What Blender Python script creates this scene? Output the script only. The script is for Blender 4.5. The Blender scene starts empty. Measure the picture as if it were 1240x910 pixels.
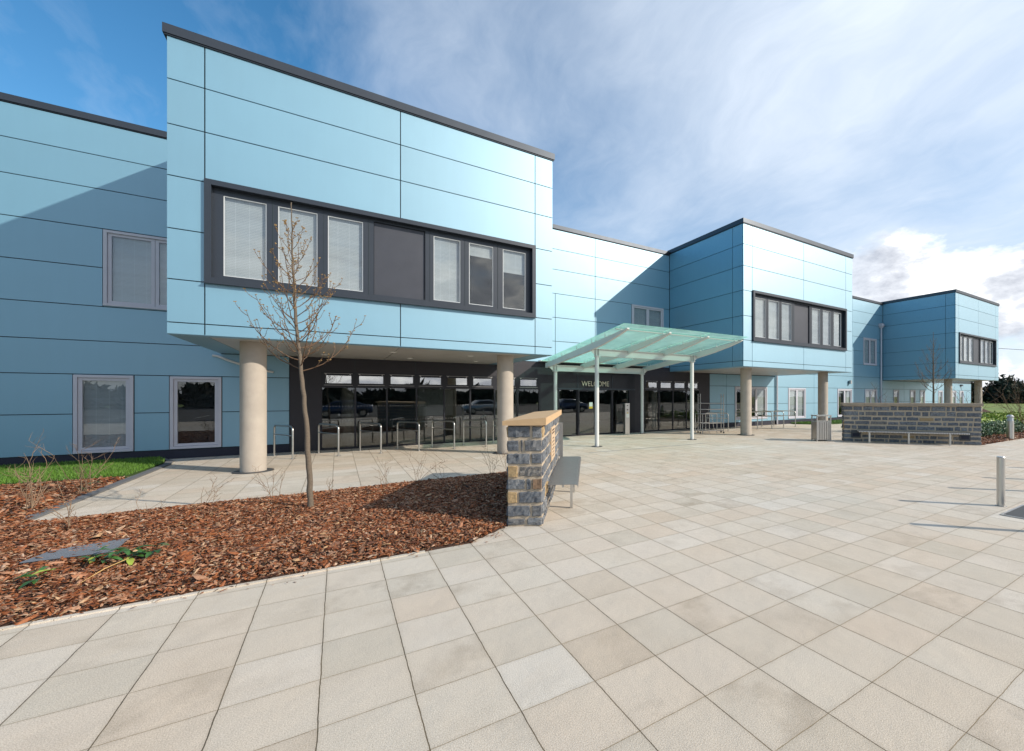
import bpy, math, random
import numpy as np
from mathutils import Vector, Matrix
R = math.radians
random.seed(7); rng = np.random.default_rng(11)
sc = bpy.context.scene
COL = sc.collection

# ---------------------------------------------------------------- materials
def newmat(name):
    m = bpy.data.materials.new(name); m.use_nodes = True
    nt = m.node_tree; nt.nodes.clear()
    out = nt.nodes.new('ShaderNodeOutputMaterial')
    return m, nt, out
def N(nt, t, **kw):
    n = nt.nodes.new(t)
    for k, v in kw.items():
        if k.startswith('i_'):
            n.inputs[k[2:].replace('_', ' ')].default_value = v
        else: setattr(n, k, v)
    return n
def L(nt, a, b): nt.links.new(a, b)
def math_(nt, op, a, b=None, c=None, clamp=False):
    n = nt.nodes.new('ShaderNodeMath'); n.operation = op; n.use_clamp = clamp
    for i, v in enumerate((a, b, c)):
        if v is None: continue
        if isinstance(v, (int, float)): n.inputs[i].default_value = v
        else: nt.links.new(v, n.inputs[i])
    return n.outputs[0]
def mixc(nt, f, a, b, mode='MIX'):
    n = nt.nodes.new('ShaderNodeMix'); n.data_type = 'RGBA'; n.blend_type = mode
    for i, v in ((0, f), (6, a), (7, b)):
        if isinstance(v, (int, float)): n.inputs[i].default_value = v
        elif isinstance(v, (tuple, list)): n.inputs[i].default_value = (*v[:3], 1)
        else: nt.links.new(v, n.inputs[i])
    return n.outputs[2]
def ramp(nt, fac, stops, interp='LINEAR'):
    n = nt.nodes.new('ShaderNodeValToRGB'); cr = n.color_ramp; cr.interpolation = interp
    while len(cr.elements) < len(stops): cr.elements.new(0.5)
    for e, (p, c) in zip(cr.elements, stops):
        e.position = p; e.color = (*c, 1) if len(c) == 3 else c
    nt.links.new(fac, n.inputs[0]); return n.outputs[0]
def coords(nt, scale=(1, 1, 1), kind='Object'):
    tc = nt.nodes.new('ShaderNodeTexCoord'); mp = nt.nodes.new('ShaderNodeMapping')
    mp.inputs['Scale'].default_value = scale
    nt.links.new(tc.outputs[kind], mp.inputs[0]); return mp.outputs[0]
def noise(nt, vec, scale, detail=3, rough=.55, out=0):
    n = nt.nodes.new('ShaderNodeTexNoise'); n.inputs['Scale'].default_value = scale
    n.inputs['Detail'].default_value = detail; n.inputs['Roughness'].default_value = rough
    nt.links.new(vec, n.inputs['Vector']); return n.outputs[out]
def principled(name, col, rough=.5, metal=0, var=.06, vscale=3, bump=0, bscale=60, spec=.5, coat=0, stretch=(1, 1, 1), island=0, rvar=.0):
    """principled surface with procedural tone variation, roughness variation and bump"""
    m, nt, out = newmat(name)
    b = N(nt, 'ShaderNodeBsdfPrincipled')
    b.inputs['Roughness'].default_value = rough; b.inputs['Metallic'].default_value = metal
    b.inputs['Specular IOR Level'].default_value = spec; b.inputs['Coat Weight'].default_value = coat
    v = coords(nt, stretch)
    n1 = noise(nt, v, vscale, 5)
    k = math_(nt, 'MULTIPLY_ADD', n1, 2 * var, 1 - var)
    if island:
        g = N(nt, 'ShaderNodeNewGeometry')
        k = math_(nt, 'MULTIPLY', k, math_(nt, 'MULTIPLY_ADD', g.outputs['Random Per Island'], 2 * island, 1 - island))
    cc = mixc(nt, 1.0, col, (0, 0, 0), 'MULTIPLY')
    hs = N(nt, 'ShaderNodeHueSaturation'); hs.inputs['Color'].default_value = (*col, 1)
    nt.links.new(k, hs.inputs['Value']); nt.links.new(hs.outputs[0], b.inputs['Base Color'])
    if rvar:
        nt.links.new(math_(nt, 'MULTIPLY_ADD', noise(nt, v, vscale * 2.3, 4), rvar * 2, rough - rvar), b.inputs['Roughness'])
    if bump:
        bp = N(nt, 'ShaderNodeBump'); bp.inputs['Strength'].default_value = bump; bp.inputs['Distance'].default_value = .01
        nt.links.new(noise(nt, v, bscale, 4), bp.inputs['Height']); nt.links.new(bp.outputs[0], b.inputs['Normal'])
    nt.links.new(b.outputs[0], out.inputs[0]); return m
M = {}
def clad_mat(name, col, island=.035):
    m, nt, out = newmat(name)
    b = N(nt, 'ShaderNodeBsdfPrincipled'); g = N(nt, 'ShaderNodeNewGeometry')
    v = coords(nt)
    n1 = noise(nt, v, .55, 4); n2 = noise(nt, coords(nt, (6, 6, .5)), 1.2, 5)
    k = math_(nt, 'MULTIPLY_ADD', n1, .12, .92)
    k = math_(nt, 'MULTIPLY', k, math_(nt, 'MULTIPLY_ADD', n2, .07, .965))
    k = math_(nt, 'MULTIPLY', k, math_(nt, 'MULTIPLY_ADD', g.outputs['Random Per Island'], island * 2, 1 - island))
    hs = N(nt, 'ShaderNodeHueSaturation'); hs.inputs['Color'].default_value = (*col, 1)
    L(nt, k, hs.inputs['Value']); L(nt, hs.outputs[0], b.inputs['Base Color'])
    b.inputs['Metallic'].default_value = .35
    L(nt, math_(nt, 'MULTIPLY_ADD', noise(nt, v, 2.2, 4), .10, .44), b.inputs['Roughness'])
    b.inputs['Specular IOR Level'].default_value = .6
    b.inputs['Coat Weight'].default_value = 1.0; b.inputs['Coat Roughness'].default_value = .50; b.inputs['Coat IOR'].default_value = 1.95; b.inputs['Coat Tint'].default_value = (1, 1, 1, 1)
    bp = N(nt, 'ShaderNodeBump'); bp.inputs['Strength'].default_value = .35; bp.inputs['Distance'].default_value = .02
    off = nt.nodes.new('ShaderNodeVectorMath'); off.operation = 'ADD'
    cmb = nt.nodes.new('ShaderNodeCombineXYZ')
    for i in range(3): L(nt, math_(nt, 'MULTIPLY', g.outputs['Random Per Island'], 40.0 + i * 13), cmb.inputs[i])
    L(nt, v, off.inputs[0]); L(nt, cmb.outputs[0], off.inputs[1])
    L(nt, noise(nt, off.outputs[0], .9, 2, .4), bp.inputs['Height']); L(nt, bp.outputs[0], b.inputs['Normal'])
    L(nt, b.outputs[0], out.inputs[0]); return m
M['clad'] = clad_mat('pale_blue_cladding', (.135, .33, .455))
M['backing'] = principled('dark_joint', (.02, .035, .045), .7)
M['fascia'] = principled('dark_grey_capping', (.06, .07, .085), .42, .75, .10, 1.5, rvar=.06)
M['plinth'] = principled('navy_plinth', (.012, .014, .03), .7, 0, .25, 6, .3, 80)
M['navy'] = principled('dark_navy_cladding', (.017, .016, .024), .55, 0, .25, 3, .15, 90)
M['frame'] = principled('anthracite_frame', (.028, .037, .052), .38, .25, .12, 2.5, .04, 200, rvar=.05)
M['dframe'] = principled('near_black_frame', (.012, .013, .02), .4, .2, .15, 3)
M['infill'] = principled('anthracite_infill', (.05, .055, .07), .42, .35, .18, 2.2, .05, 30, rvar=.08)
M['wframe'] = principled('grey_white_frame', (.50, .50, .56), .42, 0, .06, 4)
M['bead'] = principled('pale_bead', (.50, .54, .57), .45, 0, .05, 8)
M['soffit'] = principled('soffit_metal', (.46, .45, .43), .40, .25, .05, .6, stretch=(1, .2, 1))
M['conc'] = principled('fair_faced_concrete', (.39, .345, .295), .85, 0, .18, 3.5, .35, 38)
M['steel'] = principled('brushed_stainless', (.56, .55, .53), .30, .95, .08, 12, .04, 150, stretch=(6, 6, 1))
M['steel_d'] = principled('dull_stainless', (.42, .41, .40), .42, .85, .12, 9, .04, 120)
M['steel_b'] = principled('bench_steel', (.25, .25, .25), .45, .6, .12, 9, .04, 120)
M['white'] = principled('pale_grey_paint', (.60, .61, .60), .42, 0, .05, 3, .03, 60)
M['coping'] = principled('sandstone', (.50, .34, .19), .85, 0, .16, 5, .35, 70, stretch=(1, 1, 3))
M['coping_g'] = principled('weathered_sandstone', (.34, .27, .20), .85, 0, .25, 5, .35, 70)
M['plaque'] = principled('plaque_stone', (.50, .37, .25), .8, 0, .06, 9, .15, 90)
M['ink'] = principled('engraved_letter', (.10, .07, .05), .9)
M['mortar'] = principled('mortar', (.44, .36, .27), .95, 0, .18, 14, .6, 120)
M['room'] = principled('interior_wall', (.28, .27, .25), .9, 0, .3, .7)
M['roomd'] = principled('unlit_interior', (.025, .026, .03), .9, 0, .3, .7)  # near-black: the darkness of unlit rooms is put into the colour
M['roomf'] = principled('interior_floor', (.24, .23, .22), .5, 0, .2, .8)
M['roof'] = principled('roof_membrane', (.12, .12, .12), .9, 0, .2, 1)
M['letter'] = principled('sign_letter', (.55, .50, .40), .5, 0, .03, 9)
M['paper'] = principled('white_label', (.75, .75, .72), .6, 0, .03, 9)
M['yellow'] = principled('yellow_label', (.75, .50, .03), .6, 0, .03, 9)
M['kerb'] = principled('slate_kerb', (.13, .135, .145), .8, 0, .2, 9, .4, 120)
M['granite'] = principled('dark_granite', (.055, .06, .065), .75, 0, .3, 60, .3, 120)
M['bark'] = principled('sapling_bark', (.145, .115, .085), .85, 0, .45, 22, .8, 60, stretch=(1, 1, 3))
M['twig'] = principled('brown_twig', (.13, .075, .042), .8, 0, .35, 16)
M['dtwig'] = principled('dry_twig', (.25, .17, .11), .9, 0, .35, 12)
M['bud'] = principled('ochre_bud', (.27, .17, .06), .7, 0, .3, 40)
M['leaf'] = principled('glossy_leaf', (.05, .13, .03), .35, 0, .5, 12, island=.45)
M['leafy'] = principled('yellow_leaf', (.30, .38, .06), .45, 0, .3, 10, island=.3)
M['straw'] = principled('dry_straw', (.55, .34, .13), .8, 0, .3, 14)
M['red'] = principled('red_bud', (.45, .04, .05), .6)
M['soil'] = principled('damp_soil', (.045, .022, .013), .95, 0, .5, 9, 1.0, 50)
M['grate'] = principled('grey_grille', (.16, .18, .21), .6, .3, .2, 20)
M['wood_far'] = principled('dark_evergreen', (.022, .030, .018), .9, 0, .6, .15, island=.55)
M['asphalt'] = principled('asphalt', (.055, .055, .055), .9, 0, .2, .8, .4, 90)
M['carpaint_s'] = principled('silver_paint', (.5, .52, .54), .25, .6, .05, 2, coat=1)
M['carpaint_d'] = principled('blue_paint', (.03, .06, .14), .25, .4, .05, 2, coat=1)
M['rubber'] = principled('rubber', (.02, .02, .02), .8)
M['carglass'] = principled('car_glass', (.02, .025, .03), .05, 0, .1, 2)

def stone_mat():
    m, nt, out = newmat('blue_grey_lias'); b = N(nt, 'ShaderNodeBsdfPrincipled'); g = N(nt, 'ShaderNodeNewGeometry')
    r = g.outputs['Random Per Island']; v = coords(nt)
    c = ramp(nt, r, [(0, (.10, .112, .13)), (.35, (.135, .147, .165)), (.6, (.20, .21, .22)), (.8, (.125, .137, .155)), (1, (.19, .175, .155))], 'LINEAR')
    n = noise(nt, v, 16, 8, .68); n2 = noise(nt, coords(nt, (1, 1, 2)), 55, 5, .7)
    c = mixc(nt, math_(nt, 'MULTIPLY_ADD', n, 5.0, -2.3, clamp=True), c, (.05, .055, .068), 'MIX')
    c = mixc(nt, math_(nt, 'MULTIPLY_ADD', noise(nt, v, 7, 6, .7), 6.0, -3.7, clamp=True), c, (.27, .29, .30), 'MIX')
    c2 = mixc(nt, math_(nt, 'MULTIPLY_ADD', n2, 3.2, -1.75, clamp=True), c, (.34, .35, .34))
    L(nt, c2, b.inputs['Base Color']); b.inputs['Roughness'].default_value = .78
    bp = N(nt, 'ShaderNodeBump'); bp.inputs['Strength'].default_value = .9; bp.inputs['Distance'].default_value = .012
    L(nt, noise(nt, v, 26, 7, .65), bp.inputs['Height']); L(nt, bp.outputs[0], b.inputs['Normal'])
    L(nt, b.outputs[0], out.inputs[0]); return m
M['stone'] = stone_mat()
M['ochre'] = principled('ochre_stone', (.33, .235, .125), .85, 0, .5, 22, .9, 30)
M['brown'] = principled('brown_stone', (.17, .11, .07), .85, 0, .5, 22, .9, 30)

def refl_fac(nt, base, gain):
    lw = N(nt, 'ShaderNodeLayerWeight'); lw.inputs['Blend'].default_value = .5
    return math_(nt, 'MULTIPLY_ADD', math_(nt, 'POWER', lw.outputs['Facing'], 4.0), gain, base, clamp=True)
def glass_mat(name, tint, base=.06, gain=1.0, rough=0.0, col=(1, 1, 1)):
    m, nt, out = newmat(name)
    t = N(nt, 'ShaderNodeBsdfTransparent'); t.inputs[0].default_value = (*tint, 1)
    gl = N(nt, 'ShaderNodeBsdfGlossy'); gl.inputs['Roughness'].default_value = rough; gl.inputs['Color'].default_value = (*col, 1)
    bp = N(nt, 'ShaderNodeBump'); bp.inputs['Strength'].default_value = .06; bp.inputs['Distance'].default_value = .03
    L(nt, noise(nt, coords(nt), .9, 1), bp.inputs['Height']); L(nt, bp.outputs[0], gl.inputs['Normal'])
    f = refl_fac(nt, base, gain)
    mx = N(nt, 'ShaderNodeMixShader'); L(nt, f, mx.inputs[0]); L(nt, t.outputs[0], mx.inputs[1]); L(nt, gl.outputs[0], mx.inputs[2])
    L(nt, mx.outputs[0], out.inputs[0]); return m
M['glass'] = glass_mat('clear_glass', (.90, .93, .94), .07, .7)
M['glass_dark'] = glass_mat('tinted_glass', (.72, .76, .76), .09, .7)
def canopy_glass():
    m, nt, out = newmat('green_canopy_glass')
    t = N(nt, 'ShaderNodeBsdfTransparent'); t.inputs[0].default_value = (.50, .88, .77, 1)
    tr = N(nt, 'ShaderNodeBsdfTranslucent'); tr.inputs[0].default_value = (.55, .95, .80, 1)
    di = N(nt, 'ShaderNodeBsdfDiffuse'); di.inputs[0].default_value = (.50, .80, .70, 1)
    gl = N(nt, 'ShaderNodeBsdfGlossy'); gl.inputs['Roughness'].default_value = .04
    m1 = N(nt, 'ShaderNodeMixShader'); L(nt, tr.outputs[0], m1.inputs[1]); L(nt, di.outputs[0], m1.inputs[2]); m1.inputs[0].default_value = .15
    m2 = N(nt, 'ShaderNodeMixShader'); L(nt, t.outputs[0], m2.inputs[1]); L(nt, m1.outputs[0], m2.inputs[2])
    L(nt, math_(nt, 'MULTIPLY_ADD', noise(nt, coords(nt), 1.3, 5), .5, .36, clamp=True), m2.inputs[0])
    m3 = N(nt, 'ShaderNodeMixShader'); L(nt, refl_fac(nt, .05, .7), m3.inputs[0]); L(nt, m2.outputs[0], m3.inputs[1]); L(nt, gl.outputs[0], m3.inputs[2])
    L(nt, m3.outputs[0], out.inputs[0]); return m
M['cglass'] = canopy_glass()
def blind_mat():
    m, nt, out = newmat('slatted_blind'); b = N(nt, 'ShaderNodeBsdfPrincipled'); b.inputs['Roughness'].default_value = .7
    tc = N(nt, 'ShaderNodeTexCoord'); sp = N(nt, 'ShaderNodeSeparateXYZ'); L(nt, tc.outputs['Object'], sp.inputs[0])
    w = math_(nt, 'FRACT', math_(nt, 'MULTIPLY', sp.outputs[2], 28.0))
    k = math_(nt, 'MULTIPLY_ADD', w, .45, .72)
    x = math_(nt, 'FRACT', math_(nt, 'MULTIPLY', sp.outputs[0], 4.2)); cord = math_(nt, 'LESS_THAN', x, .035)
    k = math_(nt, 'ADD', k, math_(nt, 'MULTIPLY', cord, .25))
    k = math_(nt, 'MULTIPLY', k, math_(nt, 'MULTIPLY_ADD', noise(nt, coords(nt, (.6, 1, 5)), 1.4, 4), .5, .72))
    hs = N(nt, 'ShaderNodeHueSaturation'); hs.inputs['Color'].default_value = (.40, .415, .43, 1); L(nt, k, hs.inputs['Value'])
    L(nt, hs.outputs[0], b.inputs['Base Color']); L(nt, b.outputs[0], out.inputs[0]); return m
M['blind'] = blind_mat()

TS, TA, TB = .484, .876, 2.356
def paving_mat():
    m, nt, out = newmat('concrete_paving'); b = N(nt, 'ShaderNodeBsdfPrincipled')
    tc = N(nt, 'ShaderNodeTexCoord'); sp = N(nt, 'ShaderNodeSeparateXYZ'); P = tc.outputs['Object']; L(nt, P, sp.inputs[0])
    wob = noise(nt, P, 7, 2)
    wobb = math_(nt, 'MULTIPLY_ADD', wob, .010, -.005)
    u = math_(nt, 'DIVIDE', math_(nt, 'SUBTRACT', math_(nt, 'ADD', sp.outputs[0], wobb), TA), TS)
    v = math_(nt, 'DIVIDE', math_(nt, 'SUBTRACT', math_(nt, 'ADD', sp.outputs[1], wobb), TB), TS)
    fu, fv = math_(nt, 'FRACT', u), math_(nt, 'FRACT', v)
    iu, iv = math_(nt, 'FLOOR', u), math_(nt, 'FLOOR', v)
    cb = N(nt, 'ShaderNodeCombineXYZ'); L(nt, iu, cb.inputs[0]); L(nt, iv, cb.inputs[1])
    wn = N(nt, 'ShaderNodeTexWhiteNoise'); wn.noise_dimensions = '2D'; L(nt, cb.outputs[0], wn.inputs['Vector'])
    sw = N(nt, 'ShaderNodeSeparateColor'); L(nt, wn.outputs['Color'], sw.inputs[0])
    base = ramp(nt, sw.outputs[0], [(0, (.55, .515, .455)), (.25, (.59, .54, .475)), (.45, (.61, .57, .51)), (.7, (.60, .53, .455)), (.86, (.64, .61, .565)), (1, (.56, .495, .42))])
    lg = noise(nt, P, .16, 4, .6)
    base = mixc(nt, math_(nt, 'MULTIPLY_ADD', lg, 3.5, -1.3, clamp=True), mixc(nt, 1.0, base, (1.04, .99, .92), 'MULTIPLY'), mixc(nt, 1.0, base, (1.06, 1.09, 1.10), 'MULTIPLY'))
    # stains that change from slab to slab
    off = N(nt, 'ShaderNodeVectorMath', operation='MULTIPLY_ADD'); L(nt, wn.outputs['Color'], off.inputs[0]); off.inputs[1].default_value = (30, 30, 30); L(nt, P, off.inputs[2])
    st = noise(nt, off.outputs[0], 2.6, 6, .6)
    stf = math_(nt, 'MULTIPLY', math_(nt, 'MULTIPLY_ADD', st, 3.6, -1.65, clamp=True), math_(nt, 'MULTIPLY_ADD', math_(nt, 'POWER', sw.outputs[1], 2.4), .60, .07))
    c = mixc(nt, stf, base, (.32, .265, .20))
    big = noise(nt, P, .35, 5, .6)
    c = mixc(nt, math_(nt, 'MULTIPLY_ADD', big, 1.6, -.62, clamp=True), c, mixc(nt, 1.0, c, (.90, .88, .85), 'MULTIPLY'))
    gr = noise(nt, P, 150, 3, .7)
    c = mixc(nt, math_(nt, 'MULTIPLY_ADD', gr, 4.5, -1.9, clamp=True), c, mixc(nt, 1.0, c, (.66, .63, .59), 'MULTIPLY'))
    spk = noise(nt, P, 42, 2, .5)
    c = mixc(nt, math_(nt, 'MULTIPLY_ADD', spk, 14, -10.6, clamp=True), c, (.10, .085, .07))
    # joints: wide dark ones running back, thin sandy ones across
    jw = noise(nt, P, 1.1, 3)
    jn = noise(nt, P, 30, 3)
    eu = math_(nt, 'MINIMUM', fu, math_(nt, 'SUBTRACT', 1.0, fu)); ev = math_(nt, 'MINIMUM', fv, math_(nt, 'SUBTRACT', 1.0, fv))
    ju = math_(nt, 'LESS_THAN', eu, math_(nt, 'MULTIPLY_ADD', jn, .006, .0035))
    jv = math_(nt, 'LESS_THAN', ev, math_(nt, 'MULTIPLY_ADD', jn, .008, .0005))
    cu = mixc(nt, math_(nt, 'MULTIPLY_ADD', jw, 4, -1.7, clamp=True), (.055, .045, .03), (.17, .13, .075))
    cv = mixc(nt, math_(nt, 'MULTIPLY_ADD', jw, 4, -1.4, clamp=True), (.16, .115, .06), (.30, .22, .12))
    c = mixc(nt, math_(nt, 'MULTIPLY', jv, .85), c, cv); c = mixc(nt, ju, c, cu)
    edge = math_(nt, 'MINIMUM', eu, ev)
    c = mixc(nt, math_(nt, 'MULTIPLY', math_(nt, 'SUBTRACT', 1.0, math_(nt, 'MULTIPLY', edge, 16, clamp=True), clamp=True), .16), c, (.25, .2, .14))
    L(nt, c, b.inputs['Base Color']); b.inputs['Roughness'].default_value = .82; b.inputs['Specular IOR Level'].default_value = .35
    bp = N(nt, 'ShaderNodeBump'); bp.inputs['Strength'].default_value = .75; bp.inputs['Distance'].default_value = .006
    h = math_(nt, 'SUBTRACT', math_(nt, 'MULTIPLY', noise(nt, P, 120, 4, .7), .7), math_(nt, 'MAXIMUM', ju, math_(nt, 'MULTIPLY', jv, .6)))
    h = math_(nt, 'ADD', h, math_(nt, 'MULTIPLY', sw.outputs[2], .35)); h = math_(nt, 'ADD', h, math_(nt, 'MULTIPLY', noise(nt, off.outputs[0], 3.0, 3), 3.0))
    L(nt, h, bp.inputs['Height']); L(nt, bp.outputs[0], b.inputs['Normal'])
    L(nt, b.outputs[0], out.inputs[0]); return m
M['paving'] = paving_mat()
def chip_mat():
    m, nt, out = newmat('bark_mulch'); b = N(nt, 'ShaderNodeBsdfPrincipled'); g = N(nt, 'ShaderNodeNewGeometry')
    c = ramp(nt, g.outputs['Random Per Island'], [(0, (.035, .014, .008)), (.12, (.15, .048, .016)), (.30, (.28, .088, .026)), (.55, (.40, .14, .045)), (.76, (.56, .34, .21)), (.88, (.20, .10, .06)), (.95, (.62, .40, .21)), (1, (.60, .46, .34))])
    n = noise(nt, coords(nt, (1, 1, 1)), 45, 4)
    c = mixc(nt, math_(nt, 'MULTIPLY_ADD', n, 2, -.7, clamp=True), mixc(nt, 1.0, c, (.55, .5, .5), 'MULTIPLY'), c)
    L(nt, c, b.inputs['Base Color']); b.inputs['Roughness'].default_value = .6; b.inputs['Specular IOR Level'].default_value = .4
    L(nt, b.outputs[0], out.inputs[0]); return m
M['chip'] = chip_mat()
def grass_mat(name, a, b_, sc_):
    m, nt, out = newmat(name); b = N(nt, 'ShaderNodeBsdfPrincipled'); P = coords(nt)
    c = ramp(nt, noise(nt, P, sc_, 6, .65), [(.3, a), (.7, b_)])
    c = mixc(nt, math_(nt, 'MULTIPLY_ADD', noise(nt, P, sc_ * 11, 3), 1.2, -.3, clamp=True), mixc(nt, 1.0, c, (.6, .65, .5), 'MULTIPLY'), c)
    L(nt, c, b.inputs['Base Color']); b.inputs['Roughness'].default_value = .9
    bp = N(nt, 'ShaderNodeBump'); bp.inputs['Strength'].default_value = .8; bp.inputs['Distance'].default_value = .05
    L(nt, noise(nt, P, sc_ * 14, 3), bp.inputs['Height']); L(nt, bp.outputs[0], b.inputs['Normal'])
    L(nt, b.outputs[0], out.inputs[0]); return m
M['field'] = grass_mat('field_grass', (.13, .20, .03), (.26, .31, .06), .12)
M['lawn'] = grass_mat('lawn_base', (.03, .075, .008), (.055, .12, .012), 3)
M['blade'] = principled('grass_blade', (.085, .185, .018), .6, 0, .3, 1.2, island=.4)
M['gcover'] = principled('groundcover_leaf', (.24, .33, .045), .6, 0, .35, 1.0, island=.45)
M['shrubleaf'] = principled('variegated_leaf', (.07, .13, .05), .4, 0, .3, 1.0, island=.7)
M['shrubpale'] = principled('pale_leaf', (.38, .46, .34), .4, 0, .3, 1.0, island=.4)

# ---------------------------------------------------------------- mesh helpers
class MB:
    def __init__(s): s.v = []; s.f = []; s.sm = []
    def add(s, vs, fs, smooth=False):
        o = len(s.v); s.v += [tuple(p) for p in vs]
        for f in fs: s.f.append(tuple(i + o for i in f)); s.sm.append(smooth)
    def box(s, x0, x1, y0, y1, z0, z1):
        if x0 > x1: x0, x1 = x1, x0
        if y0 > y1: y0, y1 = y1, y0
        if z0 > z1: z0, z1 = z1, z0
        s.add([(x0, y0, z0), (x1, y0, z0), (x1, y1, z0), (x0, y1, z0), (x0, y0, z1), (x1, y0, z1), (x1, y1, z1), (x0, y1, z1)],
              [(0, 3, 2, 1), (4, 5, 6, 7), (0, 1, 5, 4), (1, 2, 6, 5), (2, 3, 7, 6), (3, 0, 4, 7)]); return s
    def obox(s, o, ex, ey, ez, x0, x1, y0, y1, z0, z1):
        o, ex, ey, ez = map(Vector, (o, ex, ey, ez))
        pts = [o + ex * x + ey * y + ez * z for z in (z0, z1) for (x, y) in ((x0, y0), (x1, y0), (x1, y1), (x0, y1))]
        s.add(pts, [(0, 3, 2, 1), (4, 5, 6, 7), (0, 1, 5, 4), (1, 2, 6, 5), (2, 3, 7, 6), (3, 0, 4, 7)]); return s
    def cyl(s, x, y, z0, z1, r, r2=None, n=24, cap=True):
        r2 = r if r2 is None else r2
        vs = [(x + r * math.cos(2 * math.pi * i / n), y + r * math.sin(2 * math.pi * i / n), z0) for i in range(n)]
        vs += [(x + r2 * math.cos(2 * math.pi * i / n), y + r2 * math.sin(2 * math.pi * i / n), z1) for i in range(n)]
        s.add(vs, [(i, (i + 1) % n, n + (i + 1) % n, n + i) for i in range(n)], True)
        if cap:
            s.add(vs, [tuple(range(n - 1, -1, -1)), tuple(range(n, 2 * n))])
        return s
    def tube(s, pts, r, n=8, cap=True):
        pts = [Vector(p) for p in pts]; rs = r if isinstance(r, (list, tuple)) else [r] * len(pts)
        d0 = (pts[1] - pts[0]).normalized(); up = Vector((0, 0, 1)) if abs(d0.z) < .9 else Vector((1, 0, 0))
        nrm = d0.cross(up).normalized(); vs = []
        for i, p in enumerate(pts):
            d = (pts[min(i + 1, len(pts) - 1)] - pts[max(i - 1, 0)])
            d = d.normalized() if d.length > 1e-9 else d0
            nrm = (nrm - d * nrm.dot(d)); nrm = nrm.normalized() if nrm.length > 1e-6 else d.orthogonal().normalized()
            bn = d.cross(nrm)
            for k in range(n):
                a = 2 * math.pi * k / n
                vs.append(p + (nrm * math.cos(a) + bn * math.sin(a)) * rs[i])
        fs = [(i * n + k, i * n + (k + 1) % n, (i + 1) * n + (k + 1) % n, (i + 1) * n + k) for i in range(len(pts) - 1) for k in range(n)]
        s.add(vs, fs, True)
        if cap: s.add(vs, [tuple(range(n - 1, -1, -1)), tuple(range(len(vs) - n, len(vs)))])
        return s
    def build(s, name, mat, parent=None, label=None):
        me = bpy.data.meshes.new(name); me.from_pydata(s.v, [], s.f); me.update()
        me.polygons.foreach_set('use_smooth', s.sm)
        me.materials.append(M[mat] if isinstance(mat, str) else mat)
        o = bpy.data.objects.new(name, me); COL.objects.link(o)
        if parent:
            o.parent = parent
            o.matrix_parent_inverse = Matrix.Translation(-parent.location) if tuple(parent.rotation_euler) == (0, 0, 0) else (Matrix.Translation(parent.location) @ parent.rotation_euler.to_matrix().to_4x4()).inverted()
        if label: o['label'] = label
        return o
def npmesh(name, V, F, mat, parent=None, smooth=False):
    me = bpy.data.meshes.new(name); k = F.shape[1]
    me.vertices.add(len(V)); me.vertices.foreach_set('co', V.astype(np.float32).ravel())
    me.loops.add(F.size); me.loops.foreach_set('vertex_index', F.astype(np.int32).ravel())
    me.polygons.add(len(F)); me.polygons.foreach_set('loop_start', np.arange(0, F.size, k, dtype=np.int32))
    me.polygons.foreach_set('use_smooth', np.full(len(F), smooth))
    me.update(calc_edges=True); me.validate()
    me.materials.append(M[mat]); o = bpy.data.objects.new(name, me); COL.objects.link(o)
    if parent: o.parent = parent; o.matrix_parent_inverse = Matrix.Translation(-parent.location)
    return o
def tag(o, label=None, cat=None, group=None, kind=None):
    if label: o['label'] = label
    if cat: o['category'] = cat
    if group: o['group'] = group
    if kind: o['kind'] = kind
    return o
def empty(name, loc, label, cat, group=None):
    o = bpy.data.objects.new(name, None); COL.objects.link(o); o.location = loc; o.empty_display_size = .3
    return tag(o, label, cat, group)
def struct(o, label=None): return tag(o, label, None, None, 'structure')
def copy_thing(root, delta, label):
    r = root.copy(); COL.objects.link(r); r.location = Vector(root.location) + Vector(delta); r['label'] = label
    for ch in root.children:
        c = ch.copy(); COL.objects.link(c); c.parent = r; c.matrix_parent_inverse = ch.matrix_parent_inverse.copy()
        for g in ch.children:
            d = g.copy(); COL.objects.link(d); d.parent = c; d.matrix_parent_inverse = g.matrix_parent_inverse.copy()
    return r

# rectangles with holes
def subtract(rect, holes):
    out = [rect]
    for (h0, h1, k0, k1) in holes:
        nx = []
        for (a0, a1, z0, z1) in out:
            if h1 <= a0 or h0 >= a1 or k1 <= z0 or k0 >= z1: nx.append((a0, a1, z0, z1)); continue
            b0, b1 = max(a0, h0), min(a1, h1)
            if h0 > a0: nx.append((a0, h0, z0, z1))
            if h1 < a1: nx.append((h1, a1, z0, z1))
            if k0 > z0: nx.append((b0, b1, z0, k0))
            if k1 < z1: nx.append((b0, b1, k1, z1))
        out = nx
    return [r for r in out if r[1] - r[0] > .004 and r[3] - r[2] > .004]
GAP = .011
def panels(mb, plane, axis, cuts, rows, holes=(), th=.03, face=-1):
    """cladding cassettes on plane; axis 'a': wall runs along x and faces -y; axis 'b': runs along y and faces -x (face=-1) or +x"""
    for i in range(len(rows) - 1):
        cs = cuts(rows[i], rows[i + 1]) if callable(cuts) else cuts
        for j in range(len(cs) - 1):
            r0 = (cs[j] + GAP, cs[j + 1] - GAP, rows[i] + GAP, rows[i + 1] - GAP)
            rects = subtract(r0, holes)
            if len(rects) == 1:
                rects = [rects[0]]
            for (a0, a1, z0, z1) in rects:
                if axis == 'a': mb.box(a0, a1, plane, plane + th, z0, z1)
                elif face < 0: mb.box(plane, plane + th, a0, a1, z0, z1)
                else: mb.box(plane - th, plane, a0, a1, z0, z1)
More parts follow.
